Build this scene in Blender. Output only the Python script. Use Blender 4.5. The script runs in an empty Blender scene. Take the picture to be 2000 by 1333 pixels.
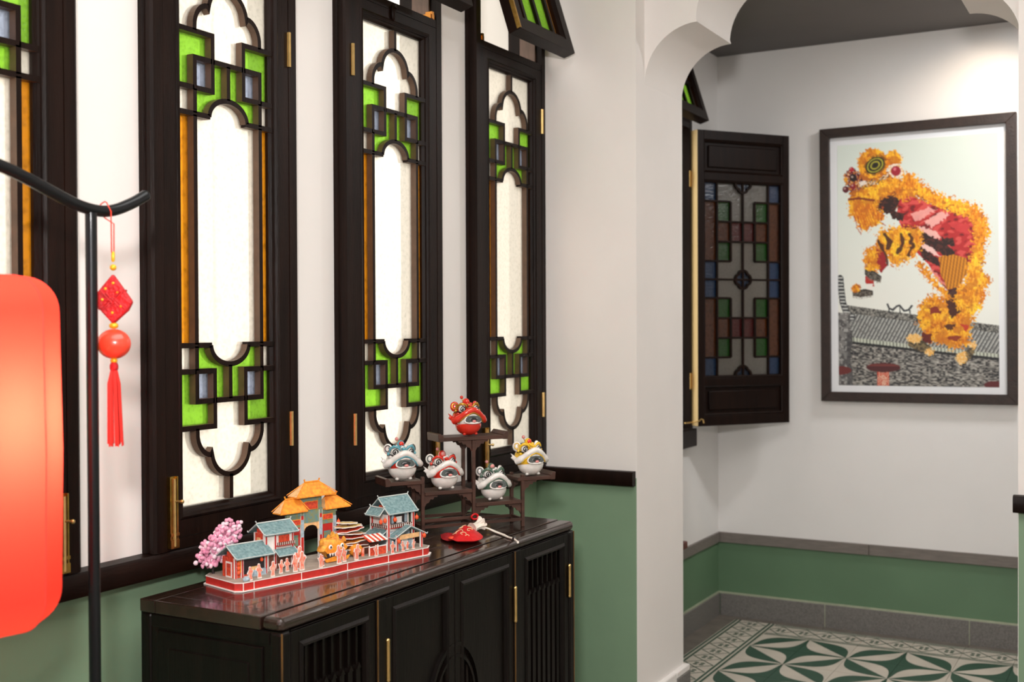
import bpy, bmesh, math, random
import numpy as np
from mathutils import Vector, Matrix
random.seed(7); RNG = np.random.RandomState(5)
SC = bpy.context.scene; COL = SC.collection; PI = math.pi

# ------------------------------------------------------------------ camera, world, lights
YAW, PITCH, ROLL = .5065, .0126, -.0044
FWD = Vector((-math.sin(YAW)*math.cos(PITCH), math.cos(YAW)*math.cos(PITCH), -math.sin(PITCH)))
RT = Vector((math.cos(YAW), math.sin(YAW), 0)); UP = RT.cross(FWD)
RT2 = RT*math.cos(ROLL)+UP*math.sin(ROLL); UP2 = UP*math.cos(ROLL)-RT*math.sin(ROLL)
cam = bpy.data.cameras.new('camera'); camo = bpy.data.objects.new('camera', cam); COL.objects.link(camo)
M = Matrix((RT2, UP2, -FWD)).transposed().to_4x4(); M.translation = (0, 0, 1.5); camo.matrix_world = M
cam.sensor_width = 36; cam.lens = 2269.1/2000*36; cam.clip_start = .02
cam.dof.use_dof = True; cam.dof.focus_distance = 3.05; cam.dof.aperture_fstop = 4.0
SC.camera = camo
SC.view_settings.view_transform = 'Standard'; SC.view_settings.look = 'None'
SC.view_settings.exposure = 0.0; SC.view_settings.gamma = 1; SC.view_settings.use_curve_mapping = False

def lin(c):
    if isinstance(c, str): c = tuple(int(c[i:i+2], 16)/255 for i in (1, 3, 5))
    return tuple(x/12.92 if x <= .04045 else ((x+.055)/1.055)**2.4 for x in c)

w = bpy.data.worlds.new('world'); SC.world = w; w.use_nodes = True
wn = w.node_tree.nodes; bg = wn['Background']
bg.inputs[0].default_value = (1.0, .965, .92, 1); bg.inputs[1].default_value = 2.0

def area_light(name, loc, aim, size, power, color=(1, .96, .91), shape='DISK', sy=None, spread=180):
    l = bpy.data.lights.new(name, 'AREA'); l.shape = shape; l.size = size; l.energy = power; l.color = color
    if sy: l.size_y = sy
    l.spread = math.radians(spread)
    o = bpy.data.objects.new(name, l); COL.objects.link(o); o.location = loc
    o.rotation_euler = (Vector(aim)-Vector(loc)).to_track_quat('-Z', 'Y').to_euler()
    return o
def spot_light(name, loc, aim, power, angle, blend=.7, rad=.04, color=(1, .82, .6)):
    l = bpy.data.lights.new(name, 'SPOT'); l.energy = power; l.spot_size = math.radians(angle); l.spot_blend = blend
    l.shadow_soft_size = rad; l.color = color
    o = bpy.data.objects.new(name, l); COL.objects.link(o); o.location = loc
    o.rotation_euler = (Vector(aim)-Vector(loc)).to_track_quat('-Z', 'Y').to_euler()
    return o
sun = bpy.data.lights.new('sun', 'SUN'); sun.energy = 4.0; sun.angle = math.radians(2); sun.color = (1, .95, .87)
so = bpy.data.objects.new('sun', sun); COL.objects.link(so); so.rotation_euler = Vector((-.62, .25, -.74)).to_track_quat('-Z', 'Y').to_euler()
area_light('flash', (-.06, -.15, 1.98), (-1.55, 2.9, 1.45), .22, 53, (1, .97, .94))
area_light('ceiling_fill', (-.45, 1.2, 3.22), (-.45, 1.2, 0), 1.6, 58, (1, .97, .94), 'RECTANGLE', 2.6)  # added soft fill over the front room, no such lamp is known
area_light('ceiling_fill', (-.3, 5.0, 2.87), (-.3, 5.0, 0), .35, 24, (1, .985, .97))  # second added fill, brightens the rear passage from an unseen source
spot_light('spot', (-.60, 5.42, 2.86), (-.74, 5.79, 2.2), 9, 112, 1, .03, (1, .76, .52))

# ------------------------------------------------------------------ materials
MATS = {}
def mat(name, color, rough=.6, metal=0, var=0, vscale=8, bump=0, bscale=60, coat=0, stretch=None, spec=.5, color2=None, coords='Object', trans=0):
    if name in MATS: return MATS[name]
    m = bpy.data.materials.new(name); m.use_nodes = True; nt = m.node_tree; b = nt.nodes['Principled BSDF']
    c = lin(color); b.inputs['Base Color'].default_value = (*c, 1)
    b.inputs['Roughness'].default_value = rough; b.inputs['Metallic'].default_value = metal
    b.inputs['Specular IOR Level'].default_value = spec
    if coat: b.inputs['Coat Weight'].default_value = coat; b.inputs['Coat Roughness'].default_value = .08
    if var or bump:
        tc = nt.nodes.new('ShaderNodeTexCoord'); mp = nt.nodes.new('ShaderNodeMapping')
        if stretch: mp.inputs['Scale'].default_value = stretch
        nt.links.new(tc.outputs[coords], mp.inputs[0])
    if var:
        n = nt.nodes.new('ShaderNodeTexNoise'); n.inputs['Scale'].default_value = vscale; n.inputs['Detail'].default_value = 5
        nt.links.new(mp.outputs[0], n.inputs['Vector'])
        r = nt.nodes.new('ShaderNodeValToRGB'); c2 = lin(color2) if color2 else tuple(x*(1-var) for x in c)
        r.color_ramp.elements[0].position = .3; r.color_ramp.elements[1].position = .7
        r.color_ramp.elements[0].color = (*c2, 1); r.color_ramp.elements[1].color = (*(tuple(min(1, x*(1+var*.4)) for x in c)), 1)
        nt.links.new(n.outputs['Fac'], r.inputs[0]); nt.links.new(r.outputs[0], b.inputs['Base Color'])
    if bump:
        n2 = nt.nodes.new('ShaderNodeTexNoise'); n2.inputs['Scale'].default_value = bscale; n2.inputs['Detail'].default_value = 4
        nt.links.new(mp.outputs[0], n2.inputs['Vector'])
        bp = nt.nodes.new('ShaderNodeBump'); bp.inputs['Strength'].default_value = bump; bp.inputs['Distance'].default_value = .01
        nt.links.new(n2.outputs['Fac'], bp.inputs['Height']); nt.links.new(bp.outputs[0], b.inputs['Normal'])
    MATS[name] = m; return m

def glass_mat(name, color, scale=70, gloss=.12, deep=.75):
    """patterned stained glass: scatters the light that passes through, faint gloss, hammered relief"""
    m = bpy.data.materials.new(name); m.use_nodes = True; nt = m.node_tree; nt.nodes.clear()
    out = nt.nodes.new('ShaderNodeOutputMaterial'); tc = nt.nodes.new('ShaderNodeTexCoord')
    vo = nt.nodes.new('ShaderNodeTexVoronoi'); vo.inputs['Scale'].default_value = scale; vo.feature = 'SMOOTH_F1'
    no = nt.nodes.new('ShaderNodeTexNoise'); no.inputs['Scale'].default_value = scale*1.7; no.inputs['Detail'].default_value = 3
    nt.links.new(tc.outputs['Object'], vo.inputs['Vector']); nt.links.new(tc.outputs['Object'], no.inputs['Vector'])
    ad = nt.nodes.new('ShaderNodeMath'); ad.operation = 'ADD'; nt.links.new(vo.outputs['Distance'], ad.inputs[0]); nt.links.new(no.outputs['Fac'], ad.inputs[1])
    rp = nt.nodes.new('ShaderNodeValToRGB'); c = tuple(math.sqrt(x) for x in lin(color))   # light crosses the two faces of the pane
    rp.color_ramp.elements[0].position = .45; rp.color_ramp.elements[0].color = (*[x*math.sqrt(deep) for x in c], 1)
    rp.color_ramp.elements[1].position = 1.0; rp.color_ramp.elements[1].color = (*c, 1)
    nt.links.new(ad.outputs[0], rp.inputs[0])
    bp = nt.nodes.new('ShaderNodeBump'); bp.inputs['Strength'].default_value = .5; bp.inputs['Distance'].default_value = .004
    nt.links.new(ad.outputs[0], bp.inputs['Height'])
    tr = nt.nodes.new('ShaderNodeBsdfTranslucent'); nt.links.new(rp.outputs[0], tr.inputs[0]); nt.links.new(bp.outputs[0], tr.inputs['Normal'])
    tp = nt.nodes.new('ShaderNodeBsdfTransparent'); nt.links.new(rp.outputs[0], tp.inputs[0])
    m0 = nt.nodes.new('ShaderNodeMixShader'); m0.inputs[0].default_value = .5
    nt.links.new(tr.outputs[0], m0.inputs[1]); nt.links.new(tp.outputs[0], m0.inputs[2])
    gl = nt.nodes.new('ShaderNodeBsdfGlossy'); gl.inputs['Roughness'].default_value = .22; nt.links.new(bp.outputs[0], gl.inputs['Normal'])
    mx = nt.nodes.new('ShaderNodeMixShader'); mx.inputs[0].default_value = gloss*.35
    nt.links.new(m0.outputs[0], mx.inputs[1]); nt.links.new(gl.outputs[0], mx.inputs[2]); nt.links.new(mx.outputs[0], out.inputs[0])
    MATS[name] = m; return m

WOOD = mat('dark_wood', '#1a0d08', .42, var=.5, vscale=5, bump=.1, bscale=40, stretch=(8, 8, .8), spec=.13)
WOODH = mat('dark_wood_flat', '#1a0d08', .42, var=.5, vscale=5, bump=.1, bscale=40, stretch=(8, .8, 8), spec=.13)
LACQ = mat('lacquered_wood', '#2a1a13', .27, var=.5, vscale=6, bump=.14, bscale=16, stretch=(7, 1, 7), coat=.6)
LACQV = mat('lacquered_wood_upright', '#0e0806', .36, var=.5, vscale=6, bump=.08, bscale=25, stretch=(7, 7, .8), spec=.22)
EDGE = mat('worn_wood_edge', '#5a3d18', .35, var=.5, vscale=14, coat=.3)
BARLIT = mat('daylit_bar_side', '#58402f', .45, var=.3, vscale=30)  # lattice bar sides: daylight through the panes painted in as lighter brown
JAMB = mat('brown_wood_jamb', '#6e5244', .45, var=.35, vscale=10, stretch=(8, 8, 1), bump=.1)
PLASTER = mat('cream_plaster', '#e9e4e0', .62, var=.035, vscale=3, bump=.12, bscale=14)
PLASTB = mat('white_plaster', '#e8e6e4', .62, var=.03, vscale=3, bump=.1, bscale=18)
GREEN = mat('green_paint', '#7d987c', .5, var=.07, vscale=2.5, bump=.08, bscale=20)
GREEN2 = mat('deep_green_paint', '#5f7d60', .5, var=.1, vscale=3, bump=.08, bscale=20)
CEILM = mat('charcoal_ceiling', '#666260', .8, var=.06, vscale=4)
CEILW = mat('white_ceiling', '#e8e4df', .8)
BRASS = mat('brass', '#c39a4e', .3, 1, var=.3, vscale=60)
BRASSH = mat('bright_brass', '#e0bd7c', .3, 1, var=.15, vscale=60)
RAILB = mat('grey_brown_rail', '#77706a', .55, var=.2, vscale=14, stretch=(1, 8, 8))
STONE = mat('grey_stone', '#76736f', .6, var=.35, vscale=160, bump=.05, bscale=120)
STONED = mat('dark_stone_floor', '#6e675f', .6, var=.25, vscale=12)
GROUT = mat('pale_grout', '#a9a294', .8, var=.1)
CREAMLINE = mat('pale_green_bead', '#a7ad95', .6, var=.15, vscale=30)
FLOORM = mat('front_floor', '#8f887c', .5, var=.1)
BLACKM = mat('black_metal', '#16181b', .36, .6, coat=.2)
G_CLEAR = glass_mat('clear_glass', '#fdf9f1', 90, .12, .74)
G_GREEN = glass_mat('green_glass', '#93d63c', 110, .12, .62)
G_AMBER = glass_mat('amber_glass', '#f6a01c', 60, .12, .5)
G_BLUE = glass_mat('pale_blue_glass', '#a3b0cc', 100, .2, .6)
G_BLUED = glass_mat('blue_glass', '#3f68b0', 100, .2, .6)
G_RED = glass_mat('red_glass', '#b03030', 100, .2, .6)

# ------------------------------------------------------------------ mesh helpers
class MB:
    def __init__(s): s.v = []; s.f = []; s.m = []
    def add(s, vs, fs, mi=0, T=None):
        n = len(s.v); s.v += [tuple(T @ Vector(p)) if T is not None else tuple(p) for p in vs]
        s.f += [tuple(i+n for i in f) for f in fs]; s.m += [mi]*len(fs); return s
    def box(s, x0, x1, y0, y1, z0, z1, mi=0, T=None):
        return s.add([(x0,y0,z0),(x1,y0,z0),(x1,y1,z0),(x0,y1,z0),(x0,y0,z1),(x1,y0,z1),(x1,y1,z1),(x0,y1,z1)],
                     [(0,3,2,1),(4,5,6,7),(0,1,5,4),(1,2,6,5),(2,3,7,6),(3,0,4,7)], mi, T)
    def prism(s, poly, a, b, ax='z', mi=0, T=None):
        """poly of 2D points; ax='z': (x,y) extruded in z; 'x': (y,z) extruded in x; 'y': (x,z) extruded in y"""
        P = {'z': lambda p, d: (p[0], p[1], d), 'x': lambda p, d: (d, p[0], p[1]), 'y': lambda p, d: (p[0], d, p[1])}[ax]
        n = len(poly)
        return s.add([P(p, a) for p in poly]+[P(p, b) for p in poly],
                     [tuple(range(n-1, -1, -1)), tuple(range(n, 2*n))]+[(i, (i+1) % n, n+(i+1) % n, n+i) for i in range(n)], mi, T)
    def tube(s, path, r, n=8, mi=0, T=None, closed=False):
        pts = [Vector(p) for p in path]; k = len(pts); rr = r if isinstance(r, (list, tuple)) else [r]*k
        vs = []; up = None
        for i, p in enumerate(pts):
            if closed: t = pts[(i+1) % k]-pts[i-1]
            else: t = pts[min(i+1, k-1)]-pts[max(i-1, 0)]
            t.normalize()
            if up is None: up = t.orthogonal().normalized()
            up = (up-t*up.dot(t)); up = up.normalized() if up.length > 1e-6 else t.orthogonal().normalized()
            sd = t.cross(up)
            for j in range(n):
                a = 2*PI*j/n; vs.append(p+(up*math.cos(a)+sd*math.sin(a))*rr[i])
        fs = []
        for i in range(k if closed else k-1):
            for j in range(n):
                a = i*n+j; b = i*n+(j+1) % n; c = ((i+1) % k)*n+(j+1) % n; d = ((i+1) % k)*n+j; fs.append((a, b, c, d))
        if not closed: fs += [tuple(range(n-1, -1, -1)), tuple(range((k-1)*n, k*n))]
        return s.add(vs, fs, mi, T)
    def ell(s, c, r, nu=16, nv=10, mi=0, T=None, fn=None):
        if not isinstance(r, (list, tuple)): r = (r, r, r)
        vs = [(c[0], c[1], c[2]-r[2])]
        for i in range(1, nv):
            ph = -PI/2+PI*i/nv
            for j in range(nu):
                th = 2*PI*j/nu; d = (math.cos(ph)*math.cos(th), math.cos(ph)*math.sin(th), math.sin(ph)); k = fn(*d) if fn else 1
                vs.append((c[0]+r[0]*d[0]*k, c[1]+r[1]*d[1]*k, c[2]+r[2]*d[2]*k))
        vs.append((c[0], c[1], c[2]+r[2])); fs = []
        for j in range(nu):
            fs.append((0, 1+(j+1) % nu, 1+j)); fs.append((len(vs)-1, 1+(nv-2)*nu+j, 1+(nv-2)*nu+(j+1) % nu))
        for i in range(nv-2):
            for j in range(nu):
                a = 1+i*nu; fs.append((a+j, a+(j+1) % nu, a+nu+(j+1) % nu, a+nu+j))
        return s.add(vs, fs, mi, T)
    def lathe(s, prof, n=24, c=(0, 0, 0), mi=0, T=None, ax='z', caps=True):
        vs = []
        for r, z in prof:
            for j in range(n):
                a = 2*PI*j/n; p = (r*math.cos(a), r*math.sin(a), z)
                if ax == 'y': p = (p[0], p[2], p[1])
                if ax == 'x': p = (p[2], p[0], p[1])
                vs.append((p[0]+c[0], p[1]+c[1], p[2]+c[2]))
        fs = [(i*n+j, i*n+(j+1) % n, (i+1)*n+(j+1) % n, (i+1)*n+j) for i in range(len(prof)-1) for j in range(n)]
        if caps: fs += [tuple(range(n-1, -1, -1)), tuple(range((len(prof)-1)*n, len(prof)*n))]
        return s.add(vs, fs, mi, T)
    def mesh(s, name, mats, smooth=38, col=None, keep=False):
        me = bpy.data.meshes.new(name); me.from_pydata(s.v, [], s.f)
        if not isinstance(mats, (list, tuple)): mats = [mats]
        for x in mats: me.materials.append(x)
        me.polygons.foreach_set('material_index', s.m)
        bm = bmesh.new(); bm.from_mesh(me)
        if not keep: bmesh.ops.recalc_face_normals(bm, faces=bm.faces)
        for f in bm.faces: f.smooth = smooth > 0
        lim = math.radians(smooth)
        for e in bm.edges:
            if len(e.link_faces) != 2 or e.calc_face_angle(0) > lim: e.smooth = False
        bm.to_mesh(me); bm.free(); me.update(); return me

def put(name, me, parent=None, loc=None, rot=None, label=None, cat=None, group=None, kind=None, bevel=0, seg=2):
    if isinstance(me, tuple): me = me[0].mesh(name, me[1], *(me[2:]))
    o = bpy.data.objects.new(name, me); COL.objects.link(o)
    if parent: o.parent = parent
    if loc is not None: o.location = loc
    if rot is not None: o.rotation_euler = rot
    for k, v in (('label', label), ('category', cat), ('group', group), ('kind', kind)):
        if v: o[k] = v
    if bevel:
        b = o.modifiers.new('bevel', 'BEVEL'); b.width = bevel; b.segments = seg; b.limit_method = 'ANGLE'; b.angle_limit = math.radians(40)
        b.harden_normals = False
    return o
def root(name, loc=(0, 0, 0), rz=0, label=None, cat=None, group=None, kind=None):
    o = bpy.data.objects.new(name, None); COL.objects.link(o); o.location = loc; o.rotation_euler = (0, 0, rz); o.empty_display_size = .05
    for k, v in (('label', label), ('category', cat), ('group', group), ('kind', kind)):
        if v: o[k] = v
    return o
def arc(cx, cz, r, a0, a1, n=12, rz=None):
    rz = rz or r
    return [(cx+r*math.cos(math.radians(a0+(a1-a0)*i/n)), cz+rz*math.sin(math.radians(a0+(a1-a0)*i/n))) for i in range(n+1)]

# ------------------------------------------------------------------ room shell
WX = -2.027; WT = .10; YA = 3.84; YB = 5.783; WXB = -1.987; CZ = 3.3; CZB = 2.887; PX = -1.622; QX = -.368
LS = [1.2855, 2.001, 2.7165, 3.432]; LS_ALL = [.57]+LS; PITCHW = .7155
U0, U1 = -.085, .405                       # rough opening in the wall, measured from the left edge of the glass
def wall_run(mb, x0, x1, ys, y_from, y_to, z0, z1, zsplit, ztop):
    mb.box(x0, x1, y_from, y_to, 0, zsplit, 1); mb.box(x0, x1, y_from, y_to, zsplit, z0, 0); mb.box(x0, x1, y_from, y_to, z1, ztop, 0)
    y = y_from
    for a, b in ys:
        if a > y: mb.box(x0, x1, y, a, z0, z1, 0)
        y = b
    if y < y_to: mb.box(x0, x1, y, y_to, z0, z1, 0)
b = MB(); wall_run(b, WX-WT, WX, [(L+U0, L+U1) for L in LS_ALL], -2.6, YA, .985, 3.0, .955, CZ)
put('wall_left', (b, [PLASTER, GREEN]), kind='structure', label='cream window wall over green painted dado')
b = MB(); wall_run(b, WXB-WT-.04, WXB, [(4.882+U0, 4.882+U1)], 4.30, YB, .985, 2.8, .41, 3.4)
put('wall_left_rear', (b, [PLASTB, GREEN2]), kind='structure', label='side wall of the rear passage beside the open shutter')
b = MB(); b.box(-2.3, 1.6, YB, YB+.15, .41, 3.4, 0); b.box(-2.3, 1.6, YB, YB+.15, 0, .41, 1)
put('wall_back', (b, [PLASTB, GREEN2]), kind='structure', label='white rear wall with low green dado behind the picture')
# arch partition: two piers and a recessed multifoil panel
b = MB()
for x0, x1 in ((WX-.24, PX), (QX, 1.6)):
    b.box(x0, x1, YA, 4.30, .955, 3.4, 0); b.box(x0, x1, YA+.0005, 4.2995, 0, .955, 2)
put('wall_middle', (b, [PLASTER, GREEN, PLASTER]), kind='structure', label='wall with two piers either side of the arched opening')
b = MB()                                    # green painted faces of the piers
b.box(WX, PX-.002, YA-.003, YA+.02, 0, .955); b.box(QX+.002, 1.6, YA-.003, YA+.02, 0, .955)
put('trim_1', (b, GREEN), kind='structure', label='green painted dado on the front of the arch piers')
cx = (PX+QX)/2; half = (QX-PX)/2
left = [(0, 2.375)]+[(.2-.2*math.cos(t), 2.375+.2*math.sin(t)) for t in np.linspace(.12, PI/2, 14)] \
    + [(.405-.21*math.cos(t), 2.58+.21*math.sin(t)) for t in np.linspace(.05, PI/2, 14)] + [(.44, 2.81), (.47, 2.86), (.53, 2.905), (half, 2.92)]
prof = [(PX+d, z) for d, z in left]+[(QX-d, z) for d, z in left[-2::-1]]
poly = prof+[(QX, CZ+.05), (PX, CZ+.05)]
b = MB(); b.prism(poly, 3.92, 4.298, 'y')
put('trim_2', (b, PLASTER, 28), kind='structure', label='white scalloped multifoil arch panel set between the piers', bevel=.004)
b = MB(); b.box(-2.3, 1.6, -2.6, 4.0, -.12, -.001)
b.box(-2.3, 1.6, 4.0, YB+.1, -.12, -.012, 1)
FLOOR = put('floor', (b, [FLOORM, GROUT]), kind='structure', label='floor of the room with green and white patterned tiles in the rear')
b = MB(); b.box(-2.3, 1.6, -2.6, 4.05, CZ, CZ+.1)
put('ceiling', (b, CEILW), kind='structure', label='white ceiling of the front room')
b = MB(); b.box(-2.3, 1.6, 4.30, YB+.1, CZB, CZB+.1)
put('ceiling_rear', (b, CEILM), kind='structure', label='charcoal painted ceiling of the rear passage')
b = MB(); b.box(1.5, 1.65, -2.6, YB+.1, 0, 3.4); put('wall_right', (b, PLASTER), kind='structure', label='plain cream wall opposite the windows')
b = MB(); b.box(-2.3, 1.6, -2.75, -2.6, 0, 3.4); put('wall_front', (b, PLASTER), kind='structure', label='plain cream wall at the near end of the room')
# chair rails
b = MB(); b.prism([(0, .93), (.04, .93), (.042, .936), (.042, .976), (.038, .983), (0, .984)], -2.5, YA, 'y', T=Matrix.Translation((WX, 0, 0)))
put('trim_3', (b, WOODH), kind='structure', label='dark wood chair rail under the windows')
def rail_y(x0, x1, name, label):
    b = MB(); b.prism([(YA-.003, .928), (YA-.03, .928), (YA-.033, .934), (YA-.033, .97), (YA-.028, .979), (YA-.003, .98)], x0, x1, 'x')
    put(name, (b, WOOD), kind='structure', label=label)
rail_y(WX+.04, PX-.004, 'trim_4', 'dark wood chair rail on the left arch pier')
rail_y(QX-.012, 1.5, 'trim_5', 'dark wood chair rail on the right arch pier')
for n, (x0, x1) in enumerate(((WXB+.012, -1.2225), (-1.2205, 1.5))):
    b = MB(); b.box(x0, x1, YB-.014, YB, .378, .430)
    put('trim_%d' % (6+n), (b, RAILB), kind='structure', bevel=.002, label=['short', 'long'][n]+' grey brown rail board on the rear wall')
b = MB(); b.box(WXB, WXB+.012, 4.30, YB, .378, .430)
put('trim_8', (b, RAILB), kind='structure', bevel=.002, label='grey brown rail board on the side wall of the passage')
# stone skirting of the rear passage, one object per stone
def skirt(name, label, segs, fn):
    r = root(name, kind='structure', label=label)
    for a, c in segs: put('stone', (fn(a, c), STONE), r, bevel=.002)
    return r
def sb(a, c): q = MB(); q.box(a+.0015, c-.0015, YB-.012, YB, -.01, .112); return q
def ss(a, c): q = MB(); q.box(WXB, WXB+.012, a+.0015, c-.0015, -.01, .112); return q
R1 = skirt('baseboard_back', 'grey stone skirting along the rear wall', [(WXB+.012, -1.435), (-1.435, -.762), (-.762, -.09), (-.09, .58), (.58, 1.25)], sb)
R2 = skirt('baseboard_left', 'grey stone skirting along the side wall', [(4.32, 5.1), (5.1, YB-.012)], ss)
for x in (-1.435, -.762, -.09): q = MB(); q.box(x-.0016, x+.0016, YB-.0125, YB-.001, -.01, .1115); put('joint', (q, CREAMLINE), R1)
b = MB(); b.box(WXB, 1.5, YB-.006, YB, .112, .121); put('bead', (b, CREAMLINE), R1)
b = MB(); b.box(WXB, WXB+.006, 4.32, YB, .112, .121); put('bead', (b, CREAMLINE), R2)
b = MB(); b.box(PX-.2, PX+.022, 4.18, 4.322, -.01, .145); put('baseboard_pier', (b, STONE), kind='structure', bevel=.003, label='stone skirting block at the foot of the left arch pier')
b = MB(); b.box(PX-.2, PX+.020, 4.18, 4.320, .145, .17); b.box(PX-.2, PX+.020, 3.86, 4.18, 0, .17); put('trim_9', (b, PLASTER), kind='structure', bevel=.004, label='plaster step above the pier skirting')

# ------------------------------------------------------------------ patterned floor tiles
def node(nt, t, **k):
    n = nt.nodes.new(t)
    for a, v in k.items(): setattr(n, a, v)
    return n
def mth(nt, op, a, b=None, c=None):
    n = nt.nodes.new('ShaderNodeMath'); n.operation = op
    for i, x in enumerate((a, b, c)):
        if x is None: continue
        if isinstance(x, (int, float)): n.inputs[i].default_value = x
        else: nt.links.new(x, n.inputs[i])
    return n.outputs[0]
def tile_mat(name, build):
    m = bpy.data.materials.new(name); m.use_nodes = True; nt = m.node_tree; bs = nt.nodes['Principled BSDF']
    bs.inputs['Roughness'].default_value = .5
    uv = nt.nodes.new('ShaderNodeUVMap'); sp = nt.nodes.new('ShaderNodeSeparateXYZ'); nt.links.new(uv.outputs[0], sp.inputs[0])
    fac = build(nt, sp.outputs[0], sp.outputs[1])
    no = node(nt, 'ShaderNodeTexNoise'); no.inputs['Scale'].default_value = 6; no.inputs['Detail'].default_value = 6
    tc = node(nt, 'ShaderNodeTexCoord'); nt.links.new(tc.outputs['Object'], no.inputs['Vector'])
    mx = node(nt, 'ShaderNodeMix', data_type='RGBA'); nt.links.new(fac, mx.inputs[0])
    mx.inputs[6].default_value = (*lin('#cfc6b8'), 1); mx.inputs[7].default_value = (*lin('#2f5140'), 1)
    m2 = node(nt, 'ShaderNodeMix', data_type='RGBA', blend_type='MULTIPLY'); m2.inputs[0].default_value = .35
    nt.links.new(mx.outputs[2], m2.inputs[6]); nt.links.new(no.outputs['Fac'], m2.inputs[7]); nt.links.new(m2.outputs[2], bs.inputs['Base Color'])
    return m
def star_pattern(nt, u, v):                # dark star round corner (1,0), pale star round (0,1), leaves along the diagonal
    s = mth(nt, 'MULTIPLY', mth(nt, 'ADD', u, v), .5); d = mth(nt, 'SUBTRACT', u, v)
    def h(t):                              # leaf width along the diagonal, fat near t=1
        tc_ = mth(nt, 'MAXIMUM', mth(nt, 'MINIMUM', t, 1.0), 0.0); return mth(nt, 'MULTIPLY', mth(nt, 'MULTIPLY', mth(nt, 'POWER', tc_, 1.32), mth(nt, 'POWER', mth(nt, 'SUBTRACT', 1.0, tc_), 1.45)), 3.6)
    dark1 = mth(nt, 'GREATER_THAN', d, h(s))
    neg = mth(nt, 'MULTIPLY', d, -1.0); inl = mth(nt, 'LESS_THAN', neg, h(mth(nt, 'SUBTRACT', 1.0, s)))
    dark2 = mth(nt, 'MULTIPLY', inl, mth(nt, 'GREATER_THAN', neg, 0.0))
    return mth(nt, 'MAXIMUM', dark1, dark2)
def border_pattern(nt, u, v):              # u along the border (two diamonds per tile), v across
    t = mth(nt, 'FRACT', mth(nt, 'MULTIPLY', u, 2.0)); p = mth(nt, 'ABSOLUTE', mth(nt, 'SUBTRACT', mth(nt, 'MULTIPLY', t, 2.0), 1.0))
    c = mth(nt, 'SUBTRACT', mth(nt, 'MULTIPLY', v, 2.0), 1.0); ca = mth(nt, 'ABSOLUTE', c); q = mth(nt, 'DIVIDE', ca, .62)
    band = mth(nt, 'LESS_THAN', ca, .64)
    line = mth(nt, 'MULTIPLY', mth(nt, 'LESS_THAN', mth(nt, 'ABSOLUTE', mth(nt, 'SUBTRACT', mth(nt, 'ADD', p, q), 1.0)), .085), band)
    l1 = mth(nt, 'LESS_THAN', mth(nt, 'ABSOLUTE', mth(nt, 'SUBTRACT', ca, .71)), .055)
    l2 = mth(nt, 'LESS_THAN', mth(nt, 'ABSOLUTE', mth(nt, 'SUBTRACT', ca, .90)), .055)
    tt = mth(nt, 'SUBTRACT', mth(nt, 'MULTIPLY', t, 2.0), 1.0)
    def dot(ox, oy, r):
        a = mth(nt, 'POWER', mth(nt, 'SUBTRACT', tt, ox), 2.0); bb = mth(nt, 'POWER', mth(nt, 'SUBTRACT', mth(nt, 'DIVIDE', c, .62), oy), 2.0)
        return mth(nt, 'LESS_THAN', mth(nt, 'ADD', a, bb), r*r)
    f = dot(.21, .21, .17)
    for ox, oy in ((-.21, .21), (.21, -.21), (-.21, -.21)): f = mth(nt, 'MAXIMUM', f, dot(ox, oy, .17))
    for x in (line, l1, l2): f = mth(nt, 'MAXIMUM', f, x)
    return f
TS = .2235
def tile_mesh(name, sx, sy, m):
    g = .0009; b = MB(); b.box(-sx/2+g, sx/2-g, -sy/2+g, sy/2-g, -.012, 0); me = b.mesh(name, m, 0)
    uv = me.uv_layers.new(name='UVMap')
    for l in me.loops:
        p = me.vertices[l.vertex_index].co; uv.data[l.index].uv = (p.x/sx+.5, p.y/sy+.5)
    return me
TM = tile_mesh('tile', TS, TS, tile_mat('star_tile', star_pattern))
BWD = .212
BM = tile_mesh('border_tile', TS, BWD, tile_mat('border_tile', border_pattern))
CM = tile_mesh('corner_tile', BWD, BWD, MATS.get('x') or tile_mat('corner_tile', border_pattern))
X0, Y0 = -1.665, 5.503
for i in range(10):
    for j in range(7):
        # corner columns x = X0 + k*TS; k odd -> dark star, k even -> pale star, at points of odd parity; meeting points where (k+row) is even
        kx, ky = i, j+1                     # lower-left corner of the tile in steps (rows counted downward from Y0)
        # dark star at x column odd: find which corner of this tile is a dark star (k odd, parity odd with row measured from Y0 as 0 = meeting for odd k)
        rot = None
        for q, (dx, dy) in enumerate(((1, 0), (1, -1), (0, -1), (0, 0))):      # LR, UR, UL, LL
            k, r = kx+dx, ky+dy
            if k % 2 == 1 and r % 2 == 1: rot = q
        put('tile', TM, FLOOR, (X0+(i+.5)*TS, Y0-(j+.5)*TS, 0), (0, 0, rot*PI/2))
for i in range(10): put('border_tile', BM, FLOOR, (X0+(i+.5)*TS, Y0+BWD/2, 0))
for j in range(7): put('border_tile', BM, FLOOR, (X0-BWD/2, Y0-(j+.5)*TS, 0), (0, 0, PI/2))
put('corner_tile', CM, FLOOR, (X0-BWD/2, Y0+BWD/2, 0), (0, 0, PI/2))
SX0 = X0-BWD
for y0, y1 in ((3.95, 4.9), (4.9, YB-.012)):
    b = MB(); b.box(WXB+.012, SX0-.001, y0+.001, y1-.001, -.012, 0); put('stone_strip', (b, STONED), FLOOR)
for x0, x1 in ((SX0, -1.435), (-1.435, -.762), (-.762, .58)):
    b = MB(); b.box(x0+.001, x1-.001, Y0+BWD+.001, YB-.012, -.012, 0); put('stone_strip', (b, STONED), FLOOR)
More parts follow.
